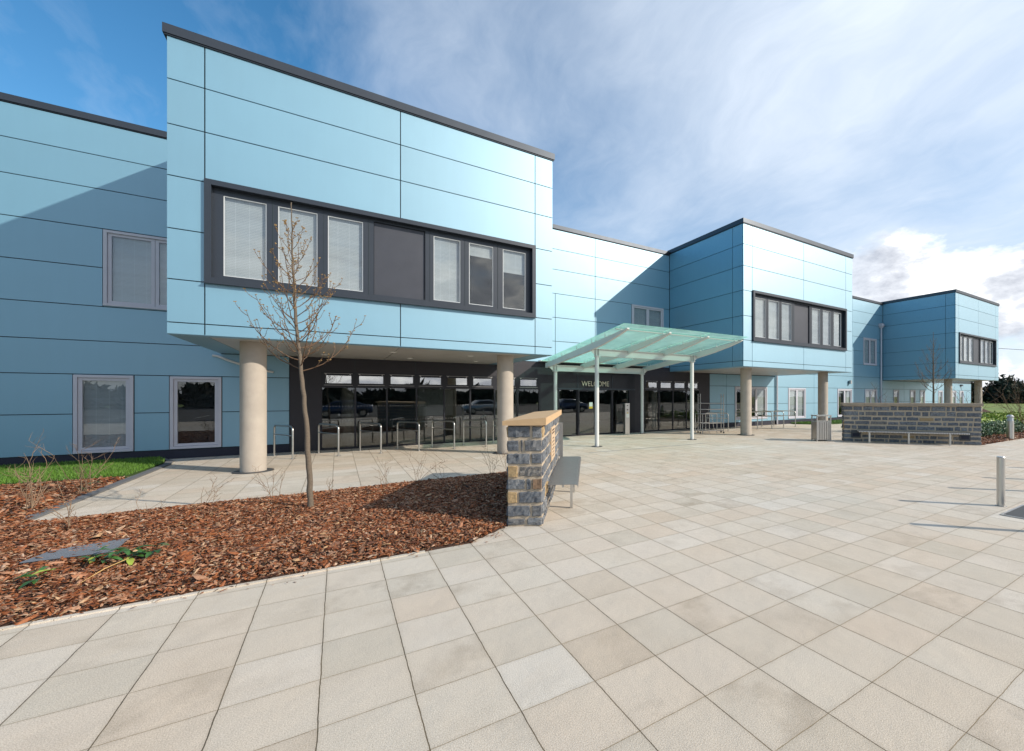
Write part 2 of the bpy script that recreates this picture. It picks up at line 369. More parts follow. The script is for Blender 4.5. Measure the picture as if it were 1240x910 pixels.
def sheet(mb, plane, a0, a1, z0, z1, holes=(), th=.03):
    for (b0, b1, c0, c1) in subtract((a0, a1, z0, z1), holes): mb.box(b0, b1, plane, plane + th, c0, c1)

# ---------------------------------------------------------------- building
FP, RP = 12.5, 17.4                       # front plane of boxes, recessed wall plane
ZROW = [3.09, 3.335, 4.23, 5.28, 6.37, 7.43, 8.36, 9.24]
WROW = [.26, 1.33, 2.39, 3.29, 4.23, 5.28, 6.34, 7.40, 8.30, 9.16]
bld = empty('office_building', (8, 17.4, 0), 'long two-storey building clad in pale blue metal panels with projecting upper boxes', 'building')
PRT = lambda mb, n, m, l=None: mb.build(n, m, bld, l)

BOXES = [(-2.95, 5.68), (14.56, 23.25), (36.95, 45.70)]
BL = ['nearest projecting upper box', 'middle projecting upper box', 'farthest projecting upper box']
for bi, (A0, A1) in enumerate(BOXES):
    w = A1 - A0; W0, W1 = A0 + .58, A0 + 8.04
    hole = (W0 + .02, W1 - .02, 4.25, 6.41)
    back = MB(); sheet(back, FP + .03, A0 + .03, A1 - .03, 3.12, 9.24, [hole]); PRT(back, 'joint_backing', 'backing')
    p = MB()
    panels(p, FP, 'a', [A0, A0 + .58, A0 + 4.32, A0 + 8.04, A1], ZROW, [hole])
    sr = ZROW
    panels(p, A0, 'b', [FP + .031, FP + .60, RP - .01 if bi != 0 else 17.39], sr, face=-1)
    panels(p, A1, 'b', [FP + .031, FP + .60, 17.39], sr, face=1)
    PRT(p, 'cladding', 'clad', 'pale blue cassette cladding of the ' + BL[bi])
    core = MB()
    core.box(A0 + .03, A0 + .06, FP + .06, 17.5, 3.12, 9.22); core.box(A1 - .06, A1 - .03, FP + .06, 17.5, 3.12, 9.22)
    core.box(A0 + .06, A1 - .06, FP + .06, 17.5, 9.15, 9.22)
    core.box(A0 + .06, A1 - .06, FP + 1.4, FP + 1.5, 3.2, 9.15)      # near-black sheet standing in for the unlit room behind the blinds
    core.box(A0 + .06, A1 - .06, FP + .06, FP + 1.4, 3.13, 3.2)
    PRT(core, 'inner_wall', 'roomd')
    # soffit planks with a cladding-coloured border
    s = MB(); sb = MB()
    n = 18; s0, s1 = A0 + .60, A1 - .60
    for k in range(n):
        y0 = FP + .28 + k * (17.36 - FP - .28) / n; y1 = FP + .28 + (k + 1) * (17.36 - FP - .28) / n - .008
        s.box(s0, s0 + 3.72, y0, y1, 3.09, 3.12); s.box(s0 + 3.74, s1, y0, y1, 3.09, 3.12)
    sb.box(A0 + .003, s0 - .015, FP + .033, 17.36, 3.088, 3.118); sb.box(s1 + .015, A1 - .003, FP + .033, 17.36, 3.088, 3.118)
    sb.box(s0 - .014, s1 + .014, FP + .033, FP + .27, 3.088, 3.118)
    PRT(s, 'soffit', 'soffit'); PRT(sb, 'soffit_border', 'clad')
    PRT(MB().box(A0 + .04, A1 - .04, FP + .07, 17.45, 3.121, 3.13), 'soffit_backing', 'backing')
    for k, (dx, dy) in enumerate([(2.1, 1.6), (4.3, 1.6), (6.5, 1.6), (2.6, 3.6), (5.0, 3.6), (7.2, 3.6)]):
        d = MB(); d.cyl(A0 + dx, FP + dy, 3.075, 3.0905, .085, .095, 20); o = PRT(d, 'downlight', 'white')
        e = MB(); e.cyl(A0 + dx, FP + dy, 3.070, 3.0745, .055, .055, 16); e.build('lens', 'paper', o)
    # roof capping
    f = MB(); E = .05
    f.box(A0 - E, A1 + E, FP - E, FP + .25, 9.262, 9.45); f.box(A0 - E, A0 + .25, FP + .251, 17.55, 9.262, 9.45); f.box(A1 - .25, A1 + E, FP + .251, 17.55, 9.262, 9.45)
    f.box(A0 - .028, A1 + .028, FP - .028, FP + .2, 9.235, 9.261); f.box(A0 - .028, A0 + .2, FP + .201, 17.5, 9.235, 9.261)
    PRT(f, 'roof_capping', 'fascia')
    PRT(MB().box(A0 + .25, A1 - .25, FP + .25, 17.6, 9.25, 9.33), 'roof', 'roof')
    # ribbon window
    m = MB(); pr = .07; T = .11
    m.box(W0, W1, FP - pr, FP + .34, 6.43 - T, 6.43); m.box(W0, W1, FP - pr, FP + .34, 4.23, 4.23 + T)
    m.box(W0, W0 + T, FP - pr, FP + .34, 4.23 + T, 6.43 - T); m.box(W1 - T, W1, FP - pr, FP + .34, 4.23 + T, 6.43 - T)
    m.box(W0 - .004, W1 + .004, FP - pr - .035, FP - pr + .05, 4.205, 4.229)
    win = PRT(m, 'ribbon_window', 'frame')
    fy = FP + .09
    offs = [(.88, 1.58), (1.82, 2.53), (2.77, 3.47), (5.16, 5.83), (6.10, 6.76), (7.08, 7.75)]
    holes = [(A0 + a - .0185, A0 + b + .0185, 4.4315, 6.1885) for a, b in offs] + [(A0 + 3.72, A0 + 4.93, 4.40, 6.26)]
    fr = MB()
    for (b0, b1, c0, c1) in subtract((W0 + T, W1 - T, 4.23 + T, 6.43 - T), holes): fr.box(b0, b1, fy, fy + .07, c0, c1)
    fr.build('sash_frame', 'frame', win)
    dv = []
    for x in (1.71, 2.67, 3.61, 5.05, 5.97, 6.91): dv.append((A0 + x - .006, A0 + x + .006, 4.35, 6.31))
    for a, b in offs:   # sash outlines
        for (x0, x1, z0, z1) in ((a - .10, b + .10, 6.27, 6.278), (a - .10, b + .10, 4.355, 4.363)): dv.append((A0 + x0, A0 + x1, z0, z1))
    for q_ in dv: MB().box(q_[0], q_[1], fy - .006 - (.002 if q_[1] - q_[0] < .1 else 0), fy - .001, q_[2], q_[3]).build('sash_joint', 'backing', win)
    ip = MB(); ip.box(A0 + 3.73, A0 + 4.92, fy + .05, fy + .08, 4.41, 6.25); ip.build('infill_panel', 'infill', win)
    bn = [1, 1, 1, 1, .17, .36] if bi == 0 else [1, 1, 1, 1, 1, 1]
    for k, (a, b) in enumerate(offs):
        be = MB()
        for (x0, x1, z0, z1) in ((a - .018, b + .018, 6.17, 6.188), (a - .018, b + .018, 4.432, 4.45), (a - .018, a, 4.45, 6.17), (b, b + .018, 4.45, 6.17)): be.box(A0 + x0, A0 + x1, fy + .012, fy + .05, z0, z1)
        be.build('glazing_bead', 'bead', win)
        g = MB(); g.box(A0 + a, A0 + b, fy + .03, fy + .036, 4.45, 6.17); g.build('pane', 'glass', win)
        zb = 6.17 - (6.17 - 4.45) * bn[k]
        q = MB(); q.box(A0 + a - .02, A0 + b + .02, fy + .09, fy + .095, zb, 6.19)
        if bn[k] < 1: q.box(A0 + a - .02, A0 + b + .02, fy + .08, fy + .10, zb - .03, zb)
        q.build('blind', 'blind', win)

# recessed wall runs (plane RP)
def casement(a0, a1, z0, z1, panes, blinds, proud=.03):
    """white framed window: panes equal sashes; blinds list of 0..1"""
    T = .07; m = MB()
    m.box(a0, a1, RP - proud, RP + .10, z1 - T, z1); m.box(a0, a1, RP - proud - .015, RP + .10, z0, z0 + T)
    m.box(a0, a0 + T, RP - proud, RP + .10, z0 + T, z1 - T); m.box(a1 - T, a1, RP - proud, RP + .10, z0 + T, z1 - T)
    w = PRT(m, 'window', 'wframe'); n = panes; sw = (a1 - a0 - 2 * T) / n
    sf = MB(); S = .075
    for k in range(n):
        s0 = a0 + T + k * sw + .004; s1 = s0 + sw - .008
        y0, y1 = RP + .005, RP + .07
        sf.box(s0, s1, y0, y1, z1 - T - S, z1 - T - .004); sf.box(s0, s1, y0, y1, z0 + T + .004, z0 + T + S)
        sf.box(s0, s0 + S, y0, y1, z0 + T + S, z1 - T - S); sf.box(s1 - S, s1, y0, y1, z0 + T + S, z1 - T - S)
        g = MB(); g.box(s0 + S, s1 - S, RP + .035, RP + .041, z0 + T + S, z1 - T - S); g.build('pane', 'glass', w)
        bl = blinds[k]
        if bl > 0:
            zb = (z1 - T - S) - (z1 - z0 - 2 * T - 2 * S) * bl
            q = MB(); q.box(s0 + S - .02, s1 - S + .02, RP + .10, RP + .105, zb, z1 - T - S + .02); q.build('blind', 'blind', w)
    sf.build('sash', 'wframe', w)
    PRT(MB().box(a0 + .02, a1 - .02, RP + .6, RP + .62, z0 - .1, z1 + .1), 'dark_room_backing', 'roomd')  # dark backing sheet in place of an unlit room
    return w
WINS = [(-5.84, -4.75, .28, 2.37, 1, [1]), (-4.03, -2.93, .28, 2.37, 1, [0]), (-5.31, -3.35, 4.26, 6.32, 2, [1, 1]),
        (-8.6, -7.5, .28, 2.37, 1, [1]), (-9.3, -7.4, 4.26, 6.32, 2, [1, 1]),
        (12.14, 14.14, 4.26, 6.34, 2, [1, 1]),
        (19.55, 22.45, .42, 2.37, 3, [0, 0, .95]), (24.60, 26.48, .33, 2.34, 2, [1, 1]), (30.36, 32.28, .30, 2.34, 2, [.1, 1]),
        (33.95, 35.93, 4.24, 6.34, 2, [1, 1]), (34.15, 36.01, .30, 2.34, 2, [1, 1])]
for x in (38.7, 41.7, 43.6, 47.4, 50.6, 52.4): WINS.append((x, x + .98, .30, 2.34, 1, [1 if x != 38.7 else 0]))
for wd in WINS: casement(*wd)
wh = [(a0 + .002, a1 - .002, z0 + .002, z1 - .002) for a0, a1, z0, z1, *_ in WINS]
AEND = 55.42
bk = MB()
glz = [(-.46, 7.27, .0, 2.62), (8.12, 12.3, 0, 2.84), (12.89, 16.67, 0, 2.62)]
sheet(bk, RP + .031, -16, AEND, .0, 9.2, wh + glz, .05); PRT(bk, 'joint_backing', 'backing')
def wcuts(lo, hi, base, extra):
    cs = set(base)
    for a0, a1, z0, z1, *_ in WINS:
        if z0 < hi - .05 and z1 > lo + .05: cs |= {a0 - .012, a1 + .012}
    return cs
XH = []
def run(a0, a1, rows, joints, label):
    p = MB()
    def cuts(lo, hi):
        cs = {a0, a1}
        for j in joints:
            if len(j) == 1 or (j[1] < hi - .05 and j[2] > lo + .05): cs.add(j[0])
        for w0, w1, z0, z1, *_ in WINS:
            if z0 < hi - .1 and z1 > lo + .1:
                for e in (w0 - .01, w1 + .01):
                    if a0 < e < a1: cs.add(e)
        return sorted(cs)
    panels(p, RP, 'a', cuts, rows, wh + XH); PRT(p, 'cladding', 'clad', label)
XH = [(-2.94, 0, 3.07, 3.5)]
run(-16, -1.30, [.26, 1.33, 2.39, 3.29], [(-10.5,)], 'pale blue ground-floor cladding at the left end')
XH = []
run(-16, -2.95, WROW[3:], [(-10.5,)], 'pale blue upper cladding at the left end')
run(5.70, 14.55, WROW[3:], [(10.06,), (8.03, 3.69, 6.3)], 'pale blue upper cladding over the entrance')
run(17.48, 23.26, [.26, 1.33, 2.39, 3.07], [(18.82,)], 'ground-floor cladding under the middle box')
run(23.27, 36.94, WROW, [(27.47,), (32.40,)], 'cladding between the middle and farthest boxes')
run(36.95, AEND, [.26, 1.33, 2.39, 3.07], [(40.6,), (46.5,), (49.8,)], 'ground-floor cladding under the farthest box')
# end cladding beyond the farthest box
pl = MB(); pl.box(-16, -1.30, RP - .012, RP + .03, 0, .245); pl.box(17.48, AEND, RP - .012, RP + .03, 0, .245); PRT(pl, 'plinth', 'plinth')
# dark wall between
dk = MB()
sheet(dk, RP - .02, -1.29, 17.47, 0, 3.085, glz, .045)
PRT(dk, 'dark_wall', 'navy')
djo = MB()
for x in (.5, 2.4, 4.35, 6.3, 7.7, 14.8): djo.box(x - .006, x + .006, RP - .0235, RP - .0205, 2.63, 3.08)
PRT(djo, 'panel_joint', 'backing')
tr = MB(); tr.box(5.69, 14.55, RP - .02, RP + .03, 3.087, 3.28); PRT(tr, 'dark_band', 'navy')
# parapet capping of the links
for (a0, a1) in ((-16, -3.02), (5.75, 14.49), (23.32, 36.88)):
    PRT(MB().box(a0, a1, RP - .05, RP + .30, 9.19, 9.36).box(a0, a1, RP - .02, RP + .25, 9.165, 9.189), 'roof_capping', 'fascia')
PRT(MB().box(-16, AEND, RP + .1, 38, 9.05, 9.18).box(-16, -15.9, RP + .1, 38, 0, 9.05).box(AEND - .1, AEND, RP + .1, 38, 0, 3.3).box(45.6, 45.7, RP + .09, 38, 3.3, 9.05).box(-16, AEND, 38, 38.1, 0, 9.05), 'roof', 'roof')

# glazed screens
def screen(a0, n, bay, zt, label, cler=True):
    T = .055; a1 = a0 + n * bay; y0, y1 = RP - .03, RP + .05
    holes = []
    for k in range(n):
        x0 = a0 + k * bay + T / 2; x1 = a0 + (k + 1) * bay - T / 2
        holes.append((x0, x1, .06, 2.09)); holes.append((x0 + .09, x1 - .09, 2.24, 2.50))
    fr = MB()
    for (b0, b1, c0, c1) in subtract((a0, a1, .0, zt), holes): fr.box(b0, b1, y0, y1, c0, c1)
    o = PRT(fr, 'glazed_screen', 'dframe', label)
    sv = MB()
    for k in range(n):
        x0 = a0 + k * bay + T / 2; x1 = a0 + (k + 1) * bay - T / 2
        g = MB(); g.box(x0, x1, RP - .002, RP + .006, .06, 2.09); g.build('pane', 'glass_dark', o)
        g = MB(); g.box(x0 + .09, x1 - .09, RP - .002, RP + .006, 2.24, 2.50); g.build('clerestory_pane', GL2, o)
        sv.box(x0 + .05, x1 - .05, y0 - .012, y0 - .001, 2.17, 2.18); sv.box(x0 + .05, x1 - .05, y0 - .012, y0 - .001, 2.565, 2.575)
        for xx in (x0 + .10, x1 - .12): sv.box(xx - .02, xx + .02, y0 - .02, y0 - .001, 2.53, 2.56)
    sv.build('vent_fittings', 'steel_d', o)
    mf = MB()
    for k in range(int((a1 - a0) / .09)):
        for zz in (1.45, .95): mf.box(a0 + .05 + k * .09, a0 + .07 + k * .09, RP - .006, RP - .003, zz, zz + .02)
    mf.build('safety_markings', 'steel_d', o)
    return o
GL2 = glass_mat('sky_reflecting_glass', (.6, .62, .62), .32, .6)
screen(-.46, 8, .966, 2.62, 'dark framed glazed screen behind the cycle stands')
screen(12.89, 4, .945, 2.62, 'dark framed glazed screen right of the entrance')
# entrance doors
ent = MB(); ey0, ey1 = RP - .05, RP + .05
eh = [(8.20, 9.07, .06, 2.08), (9.15, 9.99, .06, 2.08), (10.06, 10.93, .06, 2.08), (11.02, 11.95, .06, 2.08)]
for (b0, b1, c0, c1) in subtract((8.12, 12.3, 0, 2.84), eh): ent.box(b0, b1, ey0, ey1, c0, c1)
eo = PRT(ent, 'entrance_surround', 'dframe')
for x in (9.11, 10.97): MB().box(x - .02, x + .02, ey0 - .02, ey0 - .001, 2.12, 2.82).build('cover_strip', 'frame', eo)
MB().box(8.12, 12.3, ey0 - .05, ey0 - .001, 2.10, 2.17).build('door_track', 'frame', eo)
for k, h in enumerate(eh):
    if k in (1,):
        d = MB()
        for r in subtract((h[0] - .03, h[1] + .03, .03, 2.10), [(h[0] + .03, h[1] - .03, .11, 2.03)]): d.box(r[0], r[1], ey0 - .05, ey0 - .012, r[2], r[3])
        do = PRT(d, 'door', 'dframe'); MB().box(h[0] + .03, h[1] - .03, ey0 - .035, ey0 - .028, .11, 2.03).build('pane', 'glass_dark', do)
        MB().box(h[1] + .0, h[1] + .02, ey0 - .09, ey0 - .051, .9, 1.3).build('handle', 'steel', do)
        MB().box(9.69, 9.87, ey0 - .0375, ey0 - .0355, 1.33, 1.52).build('notice', 'paper', do)
        MB().box(9.69, 9.87, ey0 - .0375, ey0 - .0355, 1.23, 1.329).build('notice', 'yellow', do)
    else:
        MB().box(h[0], h[1], RP - .005, RP + .003, .06, 2.08).build('pane', 'glass_dark', eo)
# WELCOME lettering
def text_obj(txt, name, size, depth, loc, rot, mat, parent=None, width=None):
    cu = bpy.data.curves.new(name, 'FONT'); cu.body = txt; cu.size = size; cu.extrude = depth; cu.align_x = 'LEFT'
    tmp = bpy.data.objects.new('tmp', cu); COL.objects.link(tmp)
    dg = bpy.context.evaluated_depsgraph_get(); me = bpy.data.meshes.new_from_object(tmp.evaluated_get(dg))
    bpy.data.objects.remove(tmp)
    co = np.zeros(len(me.vertices) * 3, np.float32); me.vertices.foreach_get('co', co); co = co.reshape(-1, 3)
    if width: co[:, 0] *= width / co[:, 0].max()
    me.vertices.foreach_set('co', co.ravel())
    me.transform(Matrix.Translation(loc) @ rot); me.materials.clear(); me.materials.append(M[mat]); me.name = name
    o = bpy.data.objects.new(name, me); COL.objects.link(o)
    if parent: o.parent = parent; o.matrix_parent_inverse = Matrix.Translation(-parent.location)
    return o
text_obj('WELCOME', 'welcome_lettering', .33, .008, (9.30, ey0 - .03, 2.27), Matrix.Rotation(math.pi / 2, 4, 'X'), 'letter', bld, 1.47)

# interior of the hall
PRT(MB().box(-1.2, 17.5, RP + .09, 27, -.03, .012), 'hall_floor', 'roomf')
PRT(MB().box(-1.2, 17.5, 27, 27.1, 0, 3.1).box(-1.3, -1.2, RP + .09, 27, 0, 3.1).box(17.5, 17.6, RP + .09, 27, 0, 3.1), 'hall_wall', 'room')
PRT(MB().box(-1.2, 17.5, RP + .09, 27, 2.95, 3.05), 'hall_ceiling', 'room')
for x, y in ((.3, 18.6), (5.9, 18.8), (14.6, 18.8), (3.2, 22), (10.6, 22.5)):
    PRT(MB().cyl(x, y, .013, 2.949, .2), 'hall_column', 'conc')
PRT(MB().box(3.1, 4.6, 21.5, 21.56, .9, 2.3).box(2.0, 3.6, 19.2, 19.9, .72, .76).box(6.3, 7.9, 19.6, 20.3, .95, 1.0).box(6.3, 7.9, 19.6, 19.65, .012, .95), 'hall_counter', 'soffit')

# columns and drain pipes
def column(x, y, r=.25, top=3.088):
    m = MB(); m.cyl(x, y, .0, top, r, n=48); o = PRT(m, 'column', 'conc')
    MB().cyl(x, y, .004, .016, r + .14, n=48).build('base_ring', 'granite', o)
for x, y in ((-1.69, 13.42), (4.46, 13.42), (15.85, 13.45), (22.05, 13.45), (38.4, 13.45), (44.4, 13.45)): column(x, y)
def downpipe(x, z1, y=RP - .09, hop=None):
    m = MB(); m.tube([(x, y, 0.02), (x, y, z1)], .055, 12)
    o = PRT(m, 'downpipe', 'wframe')
    if hop: MB().box(x - .22, x + .22, RP - .22, RP - .005, hop, hop + .22).box(x - .14, x + .14, RP - .18, RP - .006, hop - .12, hop - .001).build('hopper', 'wframe', o)
downpipe(23.33, 9.1); downpipe(36.5, 7.3, hop=7.4)
PRT(MB().tube([(-3.12, RP - .06, 3.02), (-3.0, RP - .07, 3.0), (-2.75, RP - .07, 2.88), (-2.3, RP - .07, 2.70), (-2.0, RP - .07, 2.62), (-1.7, RP - .06, 2.56)], .035, 10), 'overflow_pipe', 'white')
lm = MB(); lm.cyl(31.89, RP - .12, 2.72, 2.98, .11, .09, 20); lmo = PRT(lm, 'wall_lamp', 'steel_d'); MB().box(31.86, 31.92, RP - .05, RP - .002, 2.8, 2.9).build('bracket', 'frame', lmo)
l2 = MB(); l2.box(52.6, 53.0, RP - .12, RP - .003, 3.0 - .18, 3.0 - .02); PRT(l2, 'wall_lamp', 'frame')

# ---------------------------------------------------------------- canopy
cp = empty('entrance_canopy', (10.1, 13.3, 0), 'green glass canopy on pale grey steel posts over the welcome entrance', 'canopy')
for (x, y, zt) in ((7.76, 13.3, 3.24), (12.34, 13.3, 3.24), (7.76, 16.8, 2.87), (12.34, 16.8, 2.87)):
    m = MB(); m.cyl(x, y, 0, zt - .02, .075, n=28); o = m.build('post', 'white', cp)
    MB().cyl(x, y, .004, .012, .20, n=32).build('base_ring', 'granite', o)
    MB().cyl(x, y, zt - .02, zt - .001, .12, n=24).build('cap_plate', 'white', o)
def ibeam(y, z0, z1, a0, a1):
    m = MB(); c = .26
    m.add([(a0, y - .006, z1 - .014), (a1, y - .006, z1 - .014), (a1 - c, y - .006, z0 + .012), (a0 + c, y - .006, z0 + .012),
           (a0, y + .006, z1 - .014), (a1, y + .006, z1 - .014), (a1 - c, y + .006, z0 + .012), (a0 + c, y + .006, z0 + .012)],
          [(0, 3, 2, 1), (4, 5, 6, 7), (0, 1, 5, 4), (3, 7, 6, 2), (1, 2, 6, 5), (0, 4, 7, 3)])
    m.box(a0, a1, y - .075, y + .075, z1 - .013, z1); m.box(a0 + c, a1 - c, y - .075, y + .075, z0, z0 + .011)
    for xx in (7.70, 7.82, 12.28, 12.40): m.box(xx - .006, xx + .006, y - .07, y + .07, z0 + .013, z1 - .015)
    m.build('beam', 'white', cp)
ibeam(13.3, 3.241, 3.50, 7.43, 12.72); ibeam(16.8, 2.871, 3.13, 7.38, 12.72)
raf = [(17.05, 3.17, .20), (16.2, 3.30, .22), (15.0, 3.43, .22), (13.3, 3.63, .24), (12.3, 3.74, .20), (11.5, 3.83, .13), (11.0, 3.885, .06), (10.86, 3.90, .03)]
def gz(y): return 3.30 + (17.05 - y) * (4.0 - 3.30) / (17.05 - 10.75)
for x in (7.45, 9.13, 10.86, 12.6):
    m = MB(); k = len(raf); hw = .045
    vs = []
    for (y, z, d) in raf:
        zt = gz(y) - .09
        vs += [(x - hw, y, zt), (x + hw, y, zt), (x + hw, y, zt - d), (x - hw, y, zt - d)]
    fs = [(4 * i + a, 4 * i + (a + 1) % 4, 4 * i + 4 + (a + 1) % 4, 4 * i + 4 + a) for i in range(k - 1) for a in range(4)] + [(3, 2, 1, 0), tuple(4 * (k - 1) + a for a in range(4))]
    m.add(vs, fs); o = m.build('rafter', 'white', cp)
    b = MB()
    for y in (16.6, 15.4, 14.1, 13.0, 12.1, 11.15):
        zz = gz(y)
        b.box(x - .10, x + .10, y - .012, y + .012, zz - .088, zz - .07)
        for sx in (-.085, .085): b.cyl(x + sx, y, zz - .07, zz - .008, .013, n=8); b.cyl(x + sx, y, zz + .012, zz + .022, .022, n=10)
    b.build('spider_fitting', 'steel', o)
xs = [7.22, 9.13, 10.86, 12.83]; ys = [17.05, 11.27, 10.75]
for i in range(3):
    for j in range(2):
        y0, y1 = ys[j] - (.006 if j else 0), ys[j + 1] + .006; x0, x1 = xs[i] + .006, xs[i + 1] - .006
        m = MB(); t = .012
        m.add([(x0, y1, gz(y1)), (x1, y1, gz(y1)), (x1, y0, gz(y0)), (x0, y0, gz(y0)), (x0, y1, gz(y1) + t), (x1, y1, gz(y1) + t), (x1, y0, gz(y0) + t), (x0, y0, gz(y0) + t)],
              [(4, 5, 6, 7), (0, 1, 5, 4), (1, 2, 6, 5), (2, 3, 7, 6), (3, 0, 4, 7)])
        m.build('glass_panel', 'cglass', cp)
MB().tube([(7.25, 11.27, gz(11.27) - .03), (12.8, 11.27, gz(11.27) - .03)], .022, 8).build('cross_rail', 'white', cp)
MB().box(7.2, 12.85, 17.06, 17.36, 3.29, 3.33).build('rear_flashing', 'white', cp)

# access post, litter bin
t = empty('access_post', (11.42, 16.8, 0), 'stainless steel door control post standing beside the welcome doors', 'control post')
m = MB(); m.box(11.30, 11.55, 16.72, 16.88, 0, 1.47); m.build('body', 'steel', t)
MB().box(11.34, 11.51, 16.715, 16.7195, .80, .98).build('notice', 'paper', t); MB().box(11.38, 11.47, 16.711, 16.7145, .99, 1.03).build('symbol', 'yellow', t)
MB().box(11.39, 11.46, 16.712, 16.7195, 1.34, 1.38).box(11.39, 11.46, 16.712, 16.7195, 1.14, 1.19).build('button', 'dframe', t)

# ---------------------------------------------------------------- cycle stands
def arc_stand(x, y0, y1, zt, rc=.12):
    sk = -.52 / (y1 - y0); X = lambda y: x + (y - y0) * sk
    pts = [(x, y0, 0)]
    for k in range(7):
        a = math.pi / 2 * k / 6; yy = y0 + rc - rc * math.cos(a); pts.append((X(yy), yy, zt - rc + rc * math.sin(a)))
    for k in range(7):
        a = math.pi / 2 * k / 6; yy = y1 - rc + rc * math.sin(a); pts.append((X(yy), yy, zt - rc + rc * math.cos(a)))
    pts.append((X(y1), y1, 0)); return pts
def stand(x, label, group):
    t = empty('cycle_stand', (x, 15.45, 0), label, 'cycle stand', group)
    MB().tube(arc_stand(x, 15.45, 16.55, .93), .025, 12).build('hoop', 'steel', t)
    MB().tube([(x, 15.46, .66), (x - .515, 16.54, .66)], .018, 10).build('crossbar', 'steel', t)
    MB().cyl(x, 15.45, .004, .012, .07, n=20).build('base_plate', 'steel_d', t)
    MB().cyl(x - .52, 16.55, .004, .012, .07, n=20).build('base_plate', 'steel_d', t)
    return t
gA = 'steel cycle stands in front of the left glazed screen'
la = ['steel cycle stand just right of the left concrete column', 'steel cycle stand right of the sapling trunk, at the left edge of the glazing', 'steel cycle stand before the second glazed bay', 'third steel cycle stand from the right-hand concrete column', 'second steel cycle stand from the right-hand concrete column',
      'steel cycle stand directly left of the right-hand concrete column', 'steel cycle stand half hidden by the right-hand concrete column']
s0 = None
for x, lb in zip((-1.08, .02, 1.14, 2.24, 3.35, 4.44, 5.55), la):
    if s0 is None: s0 = stand(x, lb, gA)
    else: copy_thing(s0, (x + 1.08, 0, 0), lb)
gB = 'steel cycle stands under the middle box'
lb_ = ['steel cycle stand left of the concrete column, beside the tubular trolleys', 'steel cycle stand passing behind the left column of the middle box', 'steel cycle stand to the left of the wall downpipe', 'steel cycle stand crossing in front of the wall downpipe', 'steel cycle stand nearest the narrow lawn']
for x, l_ in zip((16.85, 19.14, 20.36, 21.42, 22.52), lb_):
    c = copy_thing(s0, (x + 1.08, 0, 0), l_); c['group'] = gB
# tubular trolleys
def trolley(name, o, d, n, Ln, label):
    ex = Vector((*d, 0)).normalized(); ey = Vector((-ex.y, ex.x, 0)); o = Vector((*o, 0))
    t = empty(name, o, label, 'trolley', 'tubular steel trolleys parked by the cycle stands')
    for e in (0, Ln):
        m = MB()
        for s in (0, .42): m.tube([o + ex * e + ey * s + Vector((0, 0, .06)), o + ex * e + ey * s + Vector((0, 0, 1.92))], .018, 8)
        for z in (.12, .5, .85, 1.16, 1.46, 1.80): m.tube([o + ex * e + Vector((0, 0, z)), o + ex * e + ey * .42 + Vector((0, 0, z))], .014, 8)
        m.build('ladder_end', 'steel_d', t)
    for z in (.12, .5, 1.16, 1.46):
        for s in (0, .42): MB().tube([o + ey * s + Vector((0, 0, z)), o + ex * Ln + ey * s + Vector((0, 0, z))], .016, 8).build('rail', 'steel_d', t)
    m = MB(); m.tube([o + ex * Ln * .3 + Vector((0, 0, .12)), o + ex * Ln * .5 + Vector((0, 0, 1.46)), o + ex * Ln * .7 + Vector((0, 0, .12))], .016, 8)
    m.build('brace', 'steel_d', t)
    for e in (0, Ln):
        for s in (0, .42):
            p = o + ex * e + ey * s; MB().tube([p + ey * -.02 + Vector((0, 0, .04)), p + ey * .02 + Vector((0, 0, .04))], .04, 12).build('castor', 'rubber', t)
trolley('tube_trolley', (15.85, 15.0), (-.62, .35), 2, 1.15, 'taller tubular steel trolley with ladder ends beside the cycle stands')
def low_trolley():
    t = empty('tube_trolley', (15.2, 15.25, 0), 'low tubular steel trolley with rails in front of the taller one', 'trolley', 'tubular steel trolleys parked by the cycle stands')
    for (x, y) in ((14.6, 15.0), (15.3, 14.75), (14.6, 15.5), (15.3, 15.25)): MB().tube([(x, y, .0), (x, y, .95)], .018, 8).build('leg', 'steel_d', t)
    for z in (.5, .95, .14):
        m = MB()
        m.tube([(14.6, 15.0, z), (15.3, 14.75, z)], .016, 8); m.tube([(14.6, 15.5, z), (15.3, 15.25, z)], .016, 8)
        m.tube([(14.6, 15.0, z), (14.6, 15.5, z)], .016, 8); m.tube([(15.3, 14.75, z), (15.3, 15.25, z)], .016, 8)
        m.build('rail', 'steel_d', t)
low_trolley()

